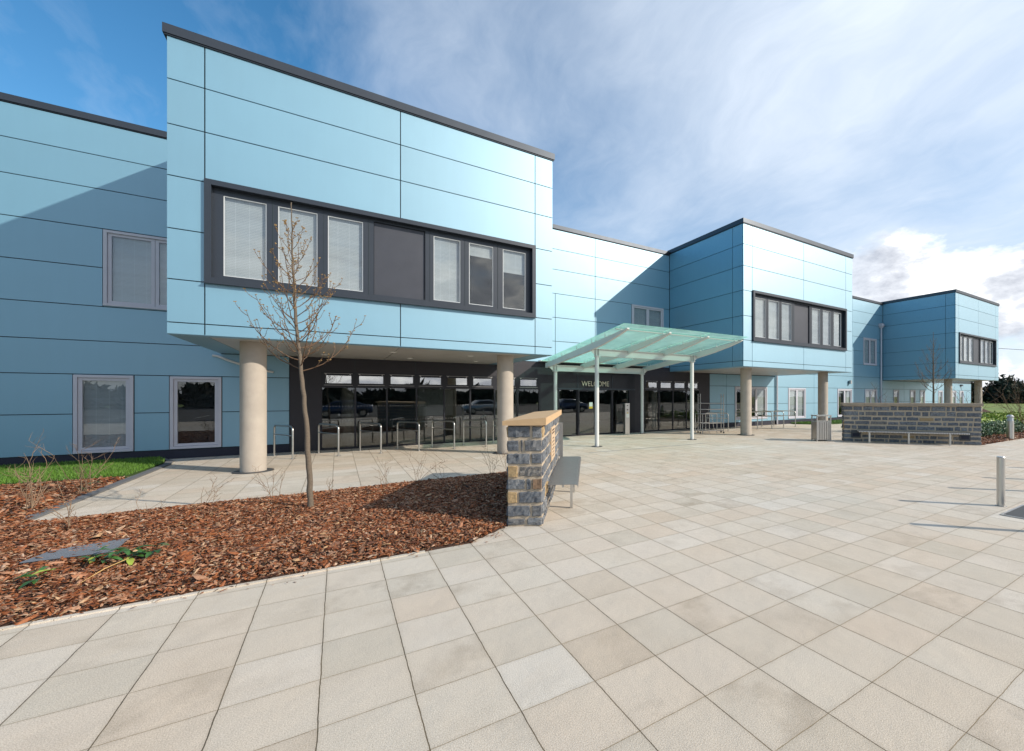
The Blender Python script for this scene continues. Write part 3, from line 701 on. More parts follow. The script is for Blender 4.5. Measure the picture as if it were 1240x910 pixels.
# ---------------------------------------------------------------- stone walls
def stones_face(mb, o, e, n, u0, u1, courses, rnd, layout=None, special=None, wmin=.16, wmax=.5, J=.014):
    """rough faced stones on a vertical face: o origin, e along, n outward normal"""
    o, e, n = Vector(o), Vector(e), Vector(n); z = 0
    for ci, ch in enumerate(courses):
        if layout: segs = layout[ci]
        else:
            segs = []; u = u0
            while u < u1 - .02:
                w_ = rnd.uniform(wmin, wmax)
                if u1 - (u + w_) < wmin * .8: w_ = u1 - u
                segs.append((u, min(u + w_, u1), None)); u += w_
        for sg in segs:
            a, b = sg[0] + J * rnd.uniform(.5, 1), sg[1] - J * rnd.uniform(.5, 1); mt = sg[2]
            if sg[0] <= u0 + .001: a = sg[0] - .0
            if sg[1] >= u1 - .001: b = sg[1] + .0
            c, d = z + J * rnd.uniform(.4, 1.2), z + ch - J * rnd.uniform(.4, 1.2)
            if rnd.random() < .035 and layout is None: mt = 'ochre'
            c += rnd.uniform(0, .012) if layout is None else 0; d -= rnd.uniform(0, .012) if layout is None else 0
            tgt = mb[mt or 'stone']; nx = max(4, int((b - a) / .035)); nz = 5; vs = []
            pr = rnd.uniform(.006, .016); tilt = rnd.uniform(-.008, .008)
            for j in range(nz + 1):
                for i in range(nx + 1):
                    fu, fv = i / nx, j / nz; edge = i in (0, nx) or j in (0, nz)
                    h = -.014 if edge else pr + rnd.uniform(-.008, .011) + tilt * (fu - .5)
                    ju = rnd.uniform(-.006, .006); jz = rnd.uniform(-.006, .006)
                    uu = a + (b - a) * fu; 
                    if edge: uu = min(max(uu + ju * 1.2, u0), u1)
                    elif i == 1: uu = a + .012
                    elif i == nx - 1: uu = b - .012
                    zz = c + (d - c) * fv + jz
                    if not edge and j == 1: zz = c + .014 + jz
                    if not edge and j == nz - 1: zz = d - .014 + jz
                    vs.append(o + e * uu + n * h + Vector((0, 0, zz)))
            W = nx + 1
            tgt.add(vs, [(j * W + i, j * W + i + 1, (j + 1) * W + i + 1, (j + 1) * W + i) for j in range(nz) for i in range(nx)])
        z += ch
def stone_wall(name, base, e, n, Ln, th, H, label, seed, endL, end_layout=None, courses=None, cop='coping', flatcop=False, notch=None, wr=(.16, .5), J=.014):
    """base = corner of the long face nearest s=0; e along wall; n outward normal of the long seat face"""
    e, n = Vector((*e, 0)).normalized(), Vector((*n, 0)).normalized(); base = Vector((*base, 0)); rnd = random.Random(seed)
    t = empty(name, base, label, 'stone wall')
    mbs = {'stone': MB(), 'ochre': MB(), 'brown': MB()}
    zc = courses; 
    stones_face(mbs, base, e, n, 0, Ln, zc, rnd, wmin=wr[0], wmax=wr[1], J=J)
    stones_face(mbs, base - n * th, e, -n, 0, Ln, zc, rnd, wmin=wr[0], wmax=wr[1], J=J)
    stones_face(mbs, base - n * th, n, -e, 0, th, zc, rnd, end_layout, wmin=.15, wmax=.3)
    stones_face(mbs, base - n * th + e * Ln, n, e, 0, th, zc, rnd, wmin=.15, wmax=.3)
    mo = MB(); mo.obox(base, e, n, (0, 0, 1), .005, Ln - .005, -th + .005, -.005, 0, H); mo.build('mortar', 'mortar', t)
    mbs['stone'].build('stonework', 'stone', t); 
    if mbs['ochre'].v: mbs['ochre'].build('ochre_stonework', 'ochre', t)
    if mbs['brown'].v: mbs['brown'].build('brown_stonework', 'brown', t)
    # coping in pieces
    k = max(2, int(Ln / .75)); oh = .06
    for i in range(k):
        s0 = -oh + (Ln + 2 * oh) * i / k + (.003 if i else 0); s1 = -oh + (Ln + 2 * oh) * (i + 1) / k - .003
        m = MB(); zl = H + (.06 if not flatcop else .105)
        P = lambda s, d, z: base + e * s + n * d + Vector((0, 0, z))
        m.add([P(s0, -th - oh, H), P(s1, -th - oh, H), P(s1, oh, H), P(s0, oh, H), P(s0, -th - oh, zl), P(s1, -th - oh, zl), P(s1, oh, H + .105), P(s0, oh, H + .105)],
              [(0, 1, 2, 3), (7, 6, 5, 4), (4, 5, 1, 0), (5, 6, 2, 1), (6, 7, 3, 2), (7, 4, 0, 3)])
        m.build('coping', cop, t)
    return t, base, e, n
ew = (.485, .8745); nw = (.8745, -.485)
s = .47 / 230.
def seg(*v): return [(max(0, (a - 140) * s) if a > 150 else 0, min(.47, (b - 140) * s) if b < 370 else .47, m_) for a, b, m_ in v]
lay_top = [seg((140, 297, None), (297, 375, None)), seg((140, 222, None), (222, 248, None), (248, 375, None)), seg((140, 295, None), (295, 375, None)), seg((140, 212, 'ochre'), (212, 375, None)),
           seg((140, 260, None), (260, 300, None), (300, 375, 'brown')), seg((140, 208, 'ochre'), (208, 375, None)), seg((140, 298, None), (298, 375, None)), seg((140, 264, None), (264, 375, None))]
c_near = [.125, .18, .19, .175, .175, .18, .185, .19]
nwt, nb, ne, nn = stone_wall('stone_bench_wall', (2.37, 5.57), ew, nw, 3.45, .47, 1.40, 'blue-grey stone wall with smooth sandy coping, nearest, beside the mulch bed', 3, .47, lay_top[::-1], c_near)
# inscribed stone
pm = MB(); pm.obox(nb, ne, nn, (0, 0, 1), 1.25, 2.0, .004, .028, .70, 1.27); po = pm.build('inscribed_stone', 'plaque', nwt)
lt = MB(); rr = random.Random(5)
for i, (z, w_) in enumerate(((1.20, .50), (1.15, .56), (1.06, .30), (1.00, .42), (.94, .36), (.88, .46), (.82, .30), (.76, .38))):
    x = 1.625 - w_ / 2
    while x < 1.625 + w_ / 2:
        l = rr.uniform(.012, .022); lt.obox(nb, ne, nn, (0, 0, 1), x, x + l * .6, .0282, .0292, z, z + (.028 if i < 2 else .018)); x += l + .008
lt.build('engraving', 'ink', po)
MB().obox(nb, ne, nn, (0, 0, 1), 3.46, 3.50, -.10, .09, .48, 1.22).build('end_plate', 'steel_d', nwt)

fe = (.614, -.789); fn = (-.789, -.614)
c_far = [.15, .17, .16, .19, .17, .175, .205, .21]
fwt, fb, fe_, fn_ = stone_wall('stone_bench_wall', (16.92, 9.43), fe, fn, 4.5, .45, 1.43, 'long dark blue-grey stone wall with weathered coping, across the plaza', 9, .45, None, c_far, 'coping_g', True, wr=(.13, .62), J=.024)
for s_ in (.42, 4.0):
    m = MB(); m.obox(fb, fe_, fn_, (0, 0, 1), s_ - .17, s_ + .17, .012, .03, .16, .46); o = m.build('wall_light', 'granite', fwt)
    MB().obox(fb, fe_, fn_, (0, 0, 1), s_ - .12, s_ + .12, .0305, .034, .22, .34).build('recess_shade', 'plinth', o)  # raised navy plate; its dark colour stands in for a shaded recess

def bench(o, e, n, s0, s1, d0, d1, legs, label, nsl, zt=.47, sm_='steel_b'):
    o, e, n = Vector(o), Vector(e), Vector(n); Zv = Vector((0, 0, 1))
    t = empty('slatted_bench', o + e * (s0 + s1) / 2 + n * (d0 + d1) / 2, label, 'bench', 'stainless benches along the stone walls')
    t.location.z = 0
    m = MB(); w = (s1 - s0) / nsl
    for k in range(nsl):
        a = s0 + k * w; dep = []
        # slat: flat top curling down at the front edge
        prof = [(d0, zt), (d1 - .05, zt), (d1 - .015, zt - .008), (d1, zt - .03), (d1 - .004, zt - .05)]
        vs = []
        for (d, z) in prof:
            for aa in (a, a + w * .58): vs.append(o + e * aa + n * d + Zv * z)
        for (d, z) in prof:
            for aa in (a, a + w * .58): vs.append(o + e * aa + n * (d - .004 if d > d0 else d) + Zv * (z - .006))
        q = len(prof); fs = []
        for i in range(q - 1):
            fs.append((2 * i, 2 * i + 1, 2 * i + 3, 2 * i + 2)); j = 2 * q
            fs.append((j + 2 * i + 2, j + 2 * i + 3, j + 2 * i + 1, j + 2 * i)); fs.append((2 * i, 2 * i + 2, j + 2 * i + 2, j + 2 * i)); fs.append((2 * i + 1, j + 2 * i + 1, j + 2 * i + 3, 2 * i + 3))
        m.add(vs, fs)
    m.build('seat', sm_, t)
    r = MB()
    for d in (d0 + .05, (d0 + d1) / 2, d1 - .07): r.obox(o, e, n, Zv, s0, s1, d - .012, d + .012, zt - .045, zt - .007)
    r.build('seat_rail', 'steel_d', t)
    for l in legs:
        g = MB(); g.obox(o, e, n, Zv, l - .03, l + .03, d1 - .14, d1 - .12 + .02, 0.004, zt - .046); g.build('leg', 'steel', t)
        g = MB(); g.obox(o, e, n, Zv, l - .025, l + .025, .02, d1 - .145, zt - .085, zt - .047); g.build('bracket', 'steel_d', t)
bench(nb, ne, nn, .50, 3.55, .03, .49, (.95, 2.1, 3.2), 'stainless slatted bench fixed to the nearest stone wall', 62)
bench(fb, fe_, fn_, .45, 4.0, .03, .50, (.82, 2.12, 3.42), 'stainless slatted bench fixed to the stone wall across the plaza', 70, sm_='steel')

# litter bin
t = empty('litter_bin', (16.35, 10.05, 0), 'square slatted steel litter bin standing left of the far stone wall', 'litter bin')
be = Vector((.8363, -.5483, 0)); bn_ = Vector((-.5483, -.8363, 0)); bo = Vector((16.35, 10.05, 0)); Zv = Vector((0, 0, 1))
m = MB()
for (x, y) in ((-.29, -.25), (.25, -.25), (-.29, .21), (.25, .21)): m.obox(bo, be, bn_, Zv, x, x + .04, y, y + .04, 0, 1.0)
m.build('corner_post', 'steel_d', t)
MB().obox(bo, be, bn_, Zv, -.30, .30, -.26, .26, 1.001, 1.045).build('lid', 'steel', t)
MB().obox(bo, be, bn_, Zv, -.27, .27, -.23, .23, .05, .10).obox(bo, be, bn_, Zv, -.249, .249, -.209, .209, .1, .74).build('liner', 'dframe', t)
m = MB()
for k in range(7):
    x = -.245 + k * .071; m.obox(bo, be, bn_, Zv, x, x + .05, .211, .235, .06, .78); m.obox(bo, be, bn_, Zv, x, x + .05, -.235, -.211, .06, .78)
for k in range(6):
    y = -.20 + k * .071; m.obox(bo, be, bn_, Zv, -.275, -.251, y, y + .05, .06, .78); m.obox(bo, be, bn_, Zv, .251, .275, y, y + .05, .06, .78)
m.build('slat_panel', 'steel', t)
MB().obox(bo, be, bn_, Zv, -.25, .25, .205, .225, .79, .83).build('rim', 'steel', t)

# bollards
def bollard(x, y, label, grp):
    t = empty('bollard', (x, y, 0), label, 'bollard', grp)
    m = MB(); m.cyl(x, y, 0, .80, .055, n=28, cap=False); m.cyl(x, y, .80, .812, .055, .047, n=28); m.build('tube', 'steel', t)
    MB().cyl(x, y, .003, .008, .075, n=28).build('base_ring', 'steel_d', t); return t
gb = 'stainless bollards along the plaza edge'
bs = bollard(9.10, 2.46, 'plain stainless steel bollard standing on the paving near the dark floor mat', gb)
for (x, y) in ((7.75, 1.72), (11.05, 2.43), (12.92, 2.45), (15.2, 2.6)):
    copy_thing(bs, (x - 9.10, y - 2.46, 0), 'stainless bollard just outside the right edge whose shadow falls on the paving')
t = empty('light_bollard', (24.3, 6.3, 0), 'domed steel light bollard at the planting bed edge', 'light bollard')
LB = Vector((23.3, 6.0, 0)); t.location = LB
MB().cyl(LB.x, LB.y, 0, .78, .12, n=28).build('tube', 'steel', t); MB().cyl(LB.x, LB.y, .781, .93, .10, n=24).build('lens', 'bead', t)
m = MB(); m.cyl(LB.x, LB.y, .931, .97, .125, n=28); m.cyl(LB.x, LB.y, .97, 1.03, .125, .07, n=28); m.build('cap', 'steel', t)

# ---------------------------------------------------------------- ground
def poly(name, pts, z, mat, thick=None):
    mb = MB(); n = len(pts); mb.add([(x, y, z) for x, y in pts], [tuple(range(n))])
    if thick:
        mb.add([(x, y, z) for x, y in pts] + [(x, y, z - thick) for x, y in pts], [(i, i + n, (i + 1) % n + n, (i + 1) % n) for i in range(n)])
    return mb.build(name, mat)
g = MB(); g.add([(-900, -900, -.03), (1200, -900, -.03), (1200, 1400, -.03), (-900, 1400, -.03)], [(0, 1, 2, 3)]); struct(g.build('ground', 'field'))
struct(poly('paving', [(-14, -7), (60, -7), (60, 17.38), (-14, 17.38)], 0, 'paving', .03))
struct(poly('car_park', [(-60, -60), (80, -60), (80, -7), (-60, -7)], -.02, 'asphalt'))
pk = MB()
for k in range(20): pk.box(-30 + k * 2.5, -29.9 + k * 2.5, -19, -14.2, -.0155, -.012)
struct(pk.build('parking_lines', 'paper'))
# kerb between the porch paving and the lawn
kb = MB()
pts = [(-3.70, 9.55), (-3.66, 15.9), (-3.80, 16.7), (-4.1, 17.3)]
for i in range(len(pts) - 1):
    (x0, y0), (x1, y1) = pts[i], pts[i + 1]; k = max(1, int(math.hypot(x1 - x0, y1 - y0) / .9))
    for q in range(k):
        a = Vector((x0 + (x1 - x0) * q / k, y0 + (y1 - y0) * q / k, 0)); b = Vector((x0 + (x1 - x0) * (q + 1) / k, y0 + (y1 - y0) * (q + 1) / k, 0))
        d = (b - a); l = d.length; d.normalize(); kb.obox(a, d, (-d.y, d.x, 0), (0, 0, 1), 0, l - .005, 0, .14, .0, .035)
struct(kb.build('kerb', 'kerb'))
ek = MB()
for k in range(30): ek.box(-14 + k * .55, -14 + (k + 1) * .55 - .006, 5.36, 5.41, .0, .012) if -14 + (k + 1) * .55 < 1.4 else None
struct(ek.build('bed_edging', 'paving'))
ln = MB(); ln.box(6.7, 12.0, 11.90, 11.97, .004, .006); struct(ln.build('drain_channel', 'soffit'))
# floor mat / manhole at the right
mh = empty('manhole_cover', (8.9, 2.05, 0), 'dark grey inset cover in the paving below the bollard', 'manhole cover')
mc = [Vector((8.46, 2.26, 0)), Vector((9.55, 2.26, 0)), Vector((9.3, 1.55, 0)), Vector((8.21, 1.55, 0))]
MB().box(8.42, 9.42, 1.55, 2.25, .004, .010).build('cover', 'granite', mh)
MB().box(8.39, 8.418, 1.52, 2.28, .004, .013).box(9.422, 9.45, 1.52, 2.28, .004, .013).box(8.419, 9.421, 2.252, 2.28, .004, .013).box(8.419, 9.421, 1.52, 1.548, .004, .013).build('frame', 'steel_d', mh)

# soil + mulch
BED = [(-13.9, 5.415), (1.38, 5.415), (1.80, 5.70), (1.93, 5.80), (3.62, 8.84), (3.95, 9.9), (-3.55, 9.62), (-3.72, 9.8), (-3.86, 13.85), (-13.9, 13.9)]
BED2 = [(19.80, 5.87), (60, 5.87), (60, 11.5), (21.5, 12.0), (17.4, 9.75), (17.35, 9.55)]
def inpoly(P, poly_):
    x, y = P[:, 0], P[:, 1]; c = np.zeros(len(P), bool); j = len(poly_) - 1
    for i in range(len(poly_)):
        xi, yi = poly_[i]; xj, yj = poly_[j]
        c ^= ((yi > y) != (yj > y)) & (x < (xj - xi) * (y - yi) / (yj - yi + 1e-12) + xi); j = i
    return c
def edgedist(P, poly_):
    d = np.full(len(P), 1e9)
    for i in range(len(poly_)):
        a = np.array(poly_[i]); b = np.array(poly_[(i + 1) % len(poly_)]); ab = b - a
        t_ = np.clip(((P - a) @ ab) / (ab @ ab), 0, 1); d = np.minimum(d, np.hypot(*(P - a - t_[:, None] * ab).T))
    return d
def mound(P, poly_):
    d = edgedist(P, poly_); x, y = P[:, 0], P[:, 1]
    h = .012 + .07 * np.clip(d / .7, 0, 1) + .018 * np.sin(x * 2.1 + np.sin(y * 1.7)) * np.cos(y * 2.6) * np.clip(d / .4, 0, 1)
    return h
def soil_sheet(name, poly_, x0, x1, y0, y1, st):
    xs_, ys_ = np.arange(x0, x1, st), np.arange(y0, y1, st); X, Y = np.meshgrid(xs_, ys_); P = np.c_[X.ravel(), Y.ravel()]
    ins = inpoly(P, poly_); z = np.where(ins, mound(P, poly_), -.02); W = len(xs_)
    V = np.c_[P, z]; idx = np.arange(len(P)).reshape(len(ys_), W)
    F = np.stack([idx[:-1, :-1].ravel(), idx[:-1, 1:].ravel(), idx[1:, 1:].ravel(), idx[1:, :-1].ravel()], 1)
    F = F[ins[F].any(1)]
    return npmesh(name, V, F, 'soil', smooth=True)
struct(soil_sheet('soil', BED, -14, 4.3, 5.3, 14, .06)); struct(soil_sheet('soil', BED2, 17, 45, 5.6, 12.2, .12))
def chips(poly_, x0, x1, y0, y1, n, smin, smax, dens=None):
    P = np.c_[rng.uniform(x0, x1, n), rng.uniform(y0, y1, n)]; P = P[inpoly(P, poly_)]
    if dens is not None: P = P[rng.random(len(P)) < dens(P)]
    k = len(P); z = mound(P, poly_) + rng.uniform(.0, .028, k) ** 1.0
    Ln = rng.uniform(smin, smax, k) * np.where(rng.random(k) < .05, 1.9, 1); Wd = Ln * rng.uniform(.22, .55, k)
    yaw = rng.uniform(0, 2 * np.pi, k); pit = rng.normal(0, .33, k); rol = rng.normal(0, .45, k)
    ex = np.c_[np.cos(yaw) * np.cos(pit), np.sin(yaw) * np.cos(pit), np.sin(pit)]
    up = np.c_[-np.sin(pit) * np.cos(yaw), -np.sin(pit) * np.sin(yaw), np.cos(pit)]; ey = np.cross(up, ex)
    ey2 = ey * np.cos(rol)[:, None] + up * np.sin(rol)[:, None]; up2 = np.cross(ex, ey2)
    c = np.c_[P, z]; V = []
    th = Ln * .10
    for (a, b, h) in ((-.5, -.28, 0), (-.08, -.5, .3), (.5, -.2, -.2), (.42, .32, 0), (-.02, .5, .4), (-.46, .3, -.1)):
        ja = a + rng.uniform(-.09, .09, k); jb = b + rng.uniform(-.1, .1, k)
        V.append(c + ex * (ja * Ln)[:, None] + ey2 * (jb * Wd)[:, None] + up2 * (h * th)[:, None])
    for (a, b) in ((-.2, 0), (.25, 0)):
        V.append(c + ex * (a * Ln)[:, None] + ey2 * (b * Wd)[:, None] + up2 * (th * 1.3)[:, None])
    V = np.stack(V, 1).reshape(-1, 3); b = np.arange(k)[:, None] * 8
    F = np.concatenate([b + np.array([[0, 1, 6, 5]]), b + np.array([[1, 7, 6, 6]])[:, :4] * 1, b + np.array([[1, 2, 3, 7]]), b + np.array([[7, 3, 4, 6]]), b + np.array([[6, 4, 5, 5]])], 0)
    return V, F
def spill_density(P): return np.exp(-(5.41 - P[:, 1]).clip(0) * 16)
def tri_fix(V, F):   # quads that repeat a vertex become triangles
    t = []
    for row in (F,):
        d = row[:, 2] == row[:, 3]; q = row[~d]; r = row[d]
        t = np.concatenate([q[:, [0, 1, 2]], q[:, [0, 2, 3]], r[:, :3]])
    return t
def mulch(poly_, label, sets):
    Vs, Fs, o = [], [], 0
    for a in sets:
        V, F = chips(poly_, *a); Vs.append(V); Fs.append(tri_fix(V, F) + o); o += len(V)
    ob = npmesh('mulch', np.concatenate(Vs), np.concatenate(Fs), 'chip'); tag(ob, label, 'mulch', None, 'stuff')
SPILL = [(-13, 5.18), (1.4, 5.18), (1.95, 5.5), (1.9, 5.72), (1.4, 5.41), (-13, 5.41)]
mulch(BED, 'reddish brown bark chip mulch covering the bed beside the near wall', [(-4.2, 4.0, 5.4, 10, 50000, .03, .075), (-4.2, 4.0, 5.4, 10, 60000, .012, .04), (-8, -3.5, 5.4, 14, 26000, .045, .10), (-13.9, -8, 5.4, 14, 6000, .06, .14)])
Vf, Ff = chips(SPILL, -6, 2, 5.15, 5.75, 1100, .015, .05, spill_density)
Vf[:, 2] -= Vf[:, 2].min() - .002; Vf[:, 2] *= .35
tag(npmesh('mulch', Vf, tri_fix(Vf, Ff), 'chip'), 'stray bark chips spilled along the paving edge of the bed', 'bark chips', None, 'stuff')
mulch(BED2, 'brown bark mulch in the planting bed right of the far wall', [(19, 34, 5.8, 8.5, 16000, .06, .12)])

# lawn blades
def blades(poly_, x0, x1, y0, y1, n, h0, h1, w_, mat, name, z0=.05, lean=.35):
    P = np.c_[rng.uniform(x0, x1, n), rng.uniform(y0, y1, n)]; P = P[inpoly(P, poly_)]; k = len(P)
    yaw = rng.uniform(0, 2 * np.pi, k); h = rng.uniform(h0, h1, k); l = rng.normal(0, lean, (k, 2)) * h[:, None]
    e = np.c_[np.cos(yaw), np.sin(yaw), np.zeros(k)] * w_ / 2; b = np.c_[P, np.full(k, z0)]; tip = b + np.c_[l, h]
    V = np.stack([b - e, b + e, tip], 1).reshape(-1, 3); F = np.arange(3 * k).reshape(-1, 3)
    return npmesh(name, V, F, mat)
LAWN = [(-13.9, 13.95), (-3.9, 13.88), (-3.82, 15.9), (-3.96, 16.7), (-4.25, 17.37), (-13.9, 17.37)]
struct(poly('lawn', LAWN, .05, 'lawn', .06))
tag(blades(LAWN, -13, -3.6, 13.9, 17.37, 70000, .03, .085, .012, 'blade', 'grass'), 'bright green mown grass strip at the foot of the left wall', 'grass', None, 'stuff')
LAWN2 = [(24.6, 17.0), (25.3, 16.0), (27, 15.5), (60, 15.5), (60, 17.37), (24.8, 17.37)]
struct(poly('lawn', LAWN2, .05, 'lawn', .06))
tag(blades(LAWN2, 24.5, 45, 15.4, 17.37, 22000, .04, .11, .02, 'blade', 'grass'), 'strip of bright grass at the foot of the middle wall', 'grass', None, 'stuff')

# ---------------------------------------------------------------- saplings
def sapling(base, pts, name, label, H0, nb, spread, seed, r0=.035, buds=True, scale=1.0, nseg=8, lod=1.0):
    rnd = random.Random(seed); t = empty(name, (*base, 0), label, 'tree')
    P = [Vector(p) for p in pts]; n = len(P)
    def at(z):
        for i in range(n - 1):
            if P[i].z <= z <= P[i + 1].z:
                f = (z - P[i].z) / (P[i + 1].z - P[i].z); return P[i].lerp(P[i + 1], f)
        return P[-1].copy()
    top = P[-1].z
    def rad(z): return r0 * max(.10, (1 - z / top) ** .8) + .003
    dense = []; z = P[0].z
    while z < top: 
        p = at(z); dense.append(p + Vector((rnd.uniform(-1, 1), rnd.uniform(-1, 1), 0)) * .006 * scale); z += .12 * scale
    dense.append(P[-1])
    tr_ = MB(); tr_.tube(dense, [rad(p.z) * (1 + .10 * rnd.random()) for p in dense], 12)
    trunk = tr_.build('trunk', 'bark', t)
    br = MB(); bd = MB()
    def bud(p, s_):
        d = Vector((rnd.gauss(0, 1), rnd.gauss(0, 1), rnd.uniform(0, 1.5))).normalized() * s_; e = d.orthogonal().normalized() * s_ * .42; f = d.cross(e).normalized() * s_ * .42
        bd.add([p, p + d * .5 + e, p + d * .5 + f, p + d * .5 - e, p + d * .5 - f, p + d * 1.2], [(0, 2, 1), (0, 3, 2), (0, 4, 3), (0, 1, 4), (5, 1, 2), (5, 2, 3), (5, 3, 4), (5, 4, 1)])
    def grow(p, az, ln, r, lev, out0):
        pts_ = [p.copy()]; q = p.copy(); k = max(5, int(ln / (.07 * scale))); el = out0
        for i in range(k):
            f = i / k; el_ = el + (1.35 - el) * (f ** .8)
            d = Vector((math.cos(az) * math.cos(el_), math.sin(az) * math.cos(el_), math.sin(el_)))
            q = q + d * ln / k + Vector((rnd.uniform(-1, 1), rnd.uniform(-1, 1), rnd.uniform(-1, 1))) * .010 * scale; az += rnd.uniform(-.14, .14); pts_.append(q.copy())
        br.tube(pts_, [r * (1 - .8 * i / k) + .0012 for i in range(k + 1)], 5, False)
        if buds:
            for i in range(2, k + 1):
                for _ in range(1 if lev == 0 else 2):
                    if rnd.random() < .36 * lod: bud(pts_[i] + Vector((rnd.uniform(-1, 1), rnd.uniform(-1, 1), 0)) * .006, rnd.uniform(.010, .021) * scale)
            for _ in range(2): bud(pts_[-1], .022 * scale)
        if lev < 2:
            for i in range(2, k, 2 if lev == 0 else 3):
                if rnd.random() < (.9 if lev == 0 else .4):
                    grow(pts_[i], az + rnd.choice((-1, 1)) * rnd.uniform(.4, 1.2), ln * rnd.uniform(.14, .42) * (1 - .4 * i / k), r * .5, lev + 1, .5)
    for b in range(nb):
        f = b / nb; z = H0 + (top - H0) * (f ** 1.05) * .86
        ln = spread * (1 - f) ** .75 * rnd.uniform(.8, 1.12) + .12 * scale
        grow(at(z), b * 2.399 + rnd.uniform(-.3, .3), ln, rad(z) * .30, 0, rnd.uniform(.10, .45) + .5 * f)
    br.build('branch', 'twig', t); 
    if buds: bd.build('bud', 'bud', t)
    return t
sapling((-.35, 8.12), [(-.35, 8.12, .0), (-.36, 8.12, .5), (-.385, 8.12, 1.04), (-.40, 8.12, 1.4), (-.455, 8.12, 2.05), (-.49, 8.12, 2.5), (-.53, 8.12, 2.99), (-.55, 8.12, 3.3), (-.565, 8.12, 3.8), (-.585, 8.12, 4.72)],
        'bare_tree', 'slender bare sapling with ochre buds rising from the mulch in front of the near box', 2.18, 46, .98, 5, .036)
sapling((24.0, 9.0), [(24.0, 9.0, .0), (24.0, 9.0, 2.0), (23.97, 9, 3.4), (23.97, 9.0, 4.9)], 'bare_tree', 'bare sapling standing behind the far stone wall', 1.9, 24, 1.35, 8, .055, True, 1.0, lod=.6)
def bare_shrub(x, y, h, n, spread, label, seed, name='bare_shrub', mat='twig', r=.008, grp=None, rec=2):
    rnd = random.Random(seed); t = empty(name, (x, y, 0), label, 'shrub', grp); m = MB()
    def g_(p, d, ln, r_, lev):
        k = 6; pts_ = [p.copy()]; q = p.copy()
        for i in range(k):
            d = (d + Vector((rnd.gauss(0, .13), rnd.gauss(0, .13), rnd.gauss(.03, .08)))).normalized(); q = q + d * ln / k; pts_.append(q.copy())
            if lev < rec and i > 0 and rnd.random() < .6:
                g_(q, (d + Vector((rnd.gauss(0, .7), rnd.gauss(0, .7), rnd.gauss(0, .3)))).normalized(), ln * rnd.uniform(.25, .5), r_ * .55, lev + 1)
        m.tube(pts_, [r_ * (1 - .75 * i / k) + .0008 for i in range(k + 1)], 4, False)
    for i in range(n):
        a = rnd.uniform(0, 6.28); e = rnd.uniform(.0, spread)
        g_(Vector((x + rnd.uniform(-.04, .04), y + rnd.uniform(-.04, .04), 0.0)), Vector((math.cos(a) * e, math.sin(a) * e, 1)).normalized(), h * rnd.uniform(.6, 1.05), r, 0)
    m.build('stems', mat, t); return t
bare_shrub(20.1, 9.4, 2.2, 7, .5, 'thin bare shrub behind the left part of the far stone wall', 1, r=.014, grp='bare shrubs beyond the far wall')
bare_shrub(24.6, 8.0, 2.0, 6, .5, 'thin bare shrub behind the right part of the far stone wall', 2, r=.014, grp='bare shrubs beyond the far wall')
bare_shrub(33.0, 8.0, 2.6, 11, .6, 'spreading bare shrub right of the building before the dark trees', 3, r=.013, grp='bare shrubs beyond the far wall')
# dry plants in the near bed
gk = 'dry bare plants in the mulch bed'
spots = [(-2.35, 9.2, .36, 6, 'dry bare plant nearest the kerb end behind the grille'), (-1.75, 9.25, .34, 6, 'dry bare plant left of the concrete column base, at the back of the bed'), (-.9, 9.4, .28, 6, 'small dry bare plant left of the sapling'), (-.15, 9.55, .30, 8, 'dry bare plant directly behind the sapling trunk'),
         (.75, 9.5, .38, 7, 'dry bare plant right of the sapling trunk'), (1.35, 9.45, .42, 8, 'taller dry bare plant in the middle of the back edge'), (1.85, 9.55, .40, 8, 'bushy dry bare plant left of the wall shadow'), (2.9, 9.7, .46, 9, 'dry bare plant beside the corner of the wall shadow'),
         (3.3, 9.75, .34, 6, 'dry bare plant in the shade near the stone wall')]
for i, (x, y, h, n, lb) in enumerate(spots): bare_shrub(x, y, h * (1.0 + .35 * (i % 3)), 3 + i % 3, .75, lb, 40 + i, 'dry_plant', 'dtwig', .0032, gk)
for i, (x, y, h, n, lb) in enumerate([(-3.55, 7.6, .85, 8, 'pale arching dry plant, nearest the left edge of the bed'), (-4.1, 8.6, .95, 9, 'pale arching dry plant behind the leftmost one'), (-4.6, 9.8, 1.0, 9, 'tall dry plant at the far left of the bed'), (-4.0, 10.6, .8, 8, 'tall dry plant in front of the lawn at the left'), (-3.9, 12.0, .9, 8, 'dry plant in front of the larger ground-floor window'), (-2.95, 8.7, .62, 3, 'three-stemmed dry plant at the kerb end')]):
    bare_shrub(x, y, h, n, .55, lb, 60 + i, 'dry_plant', 'dtwig', .0055, gk)
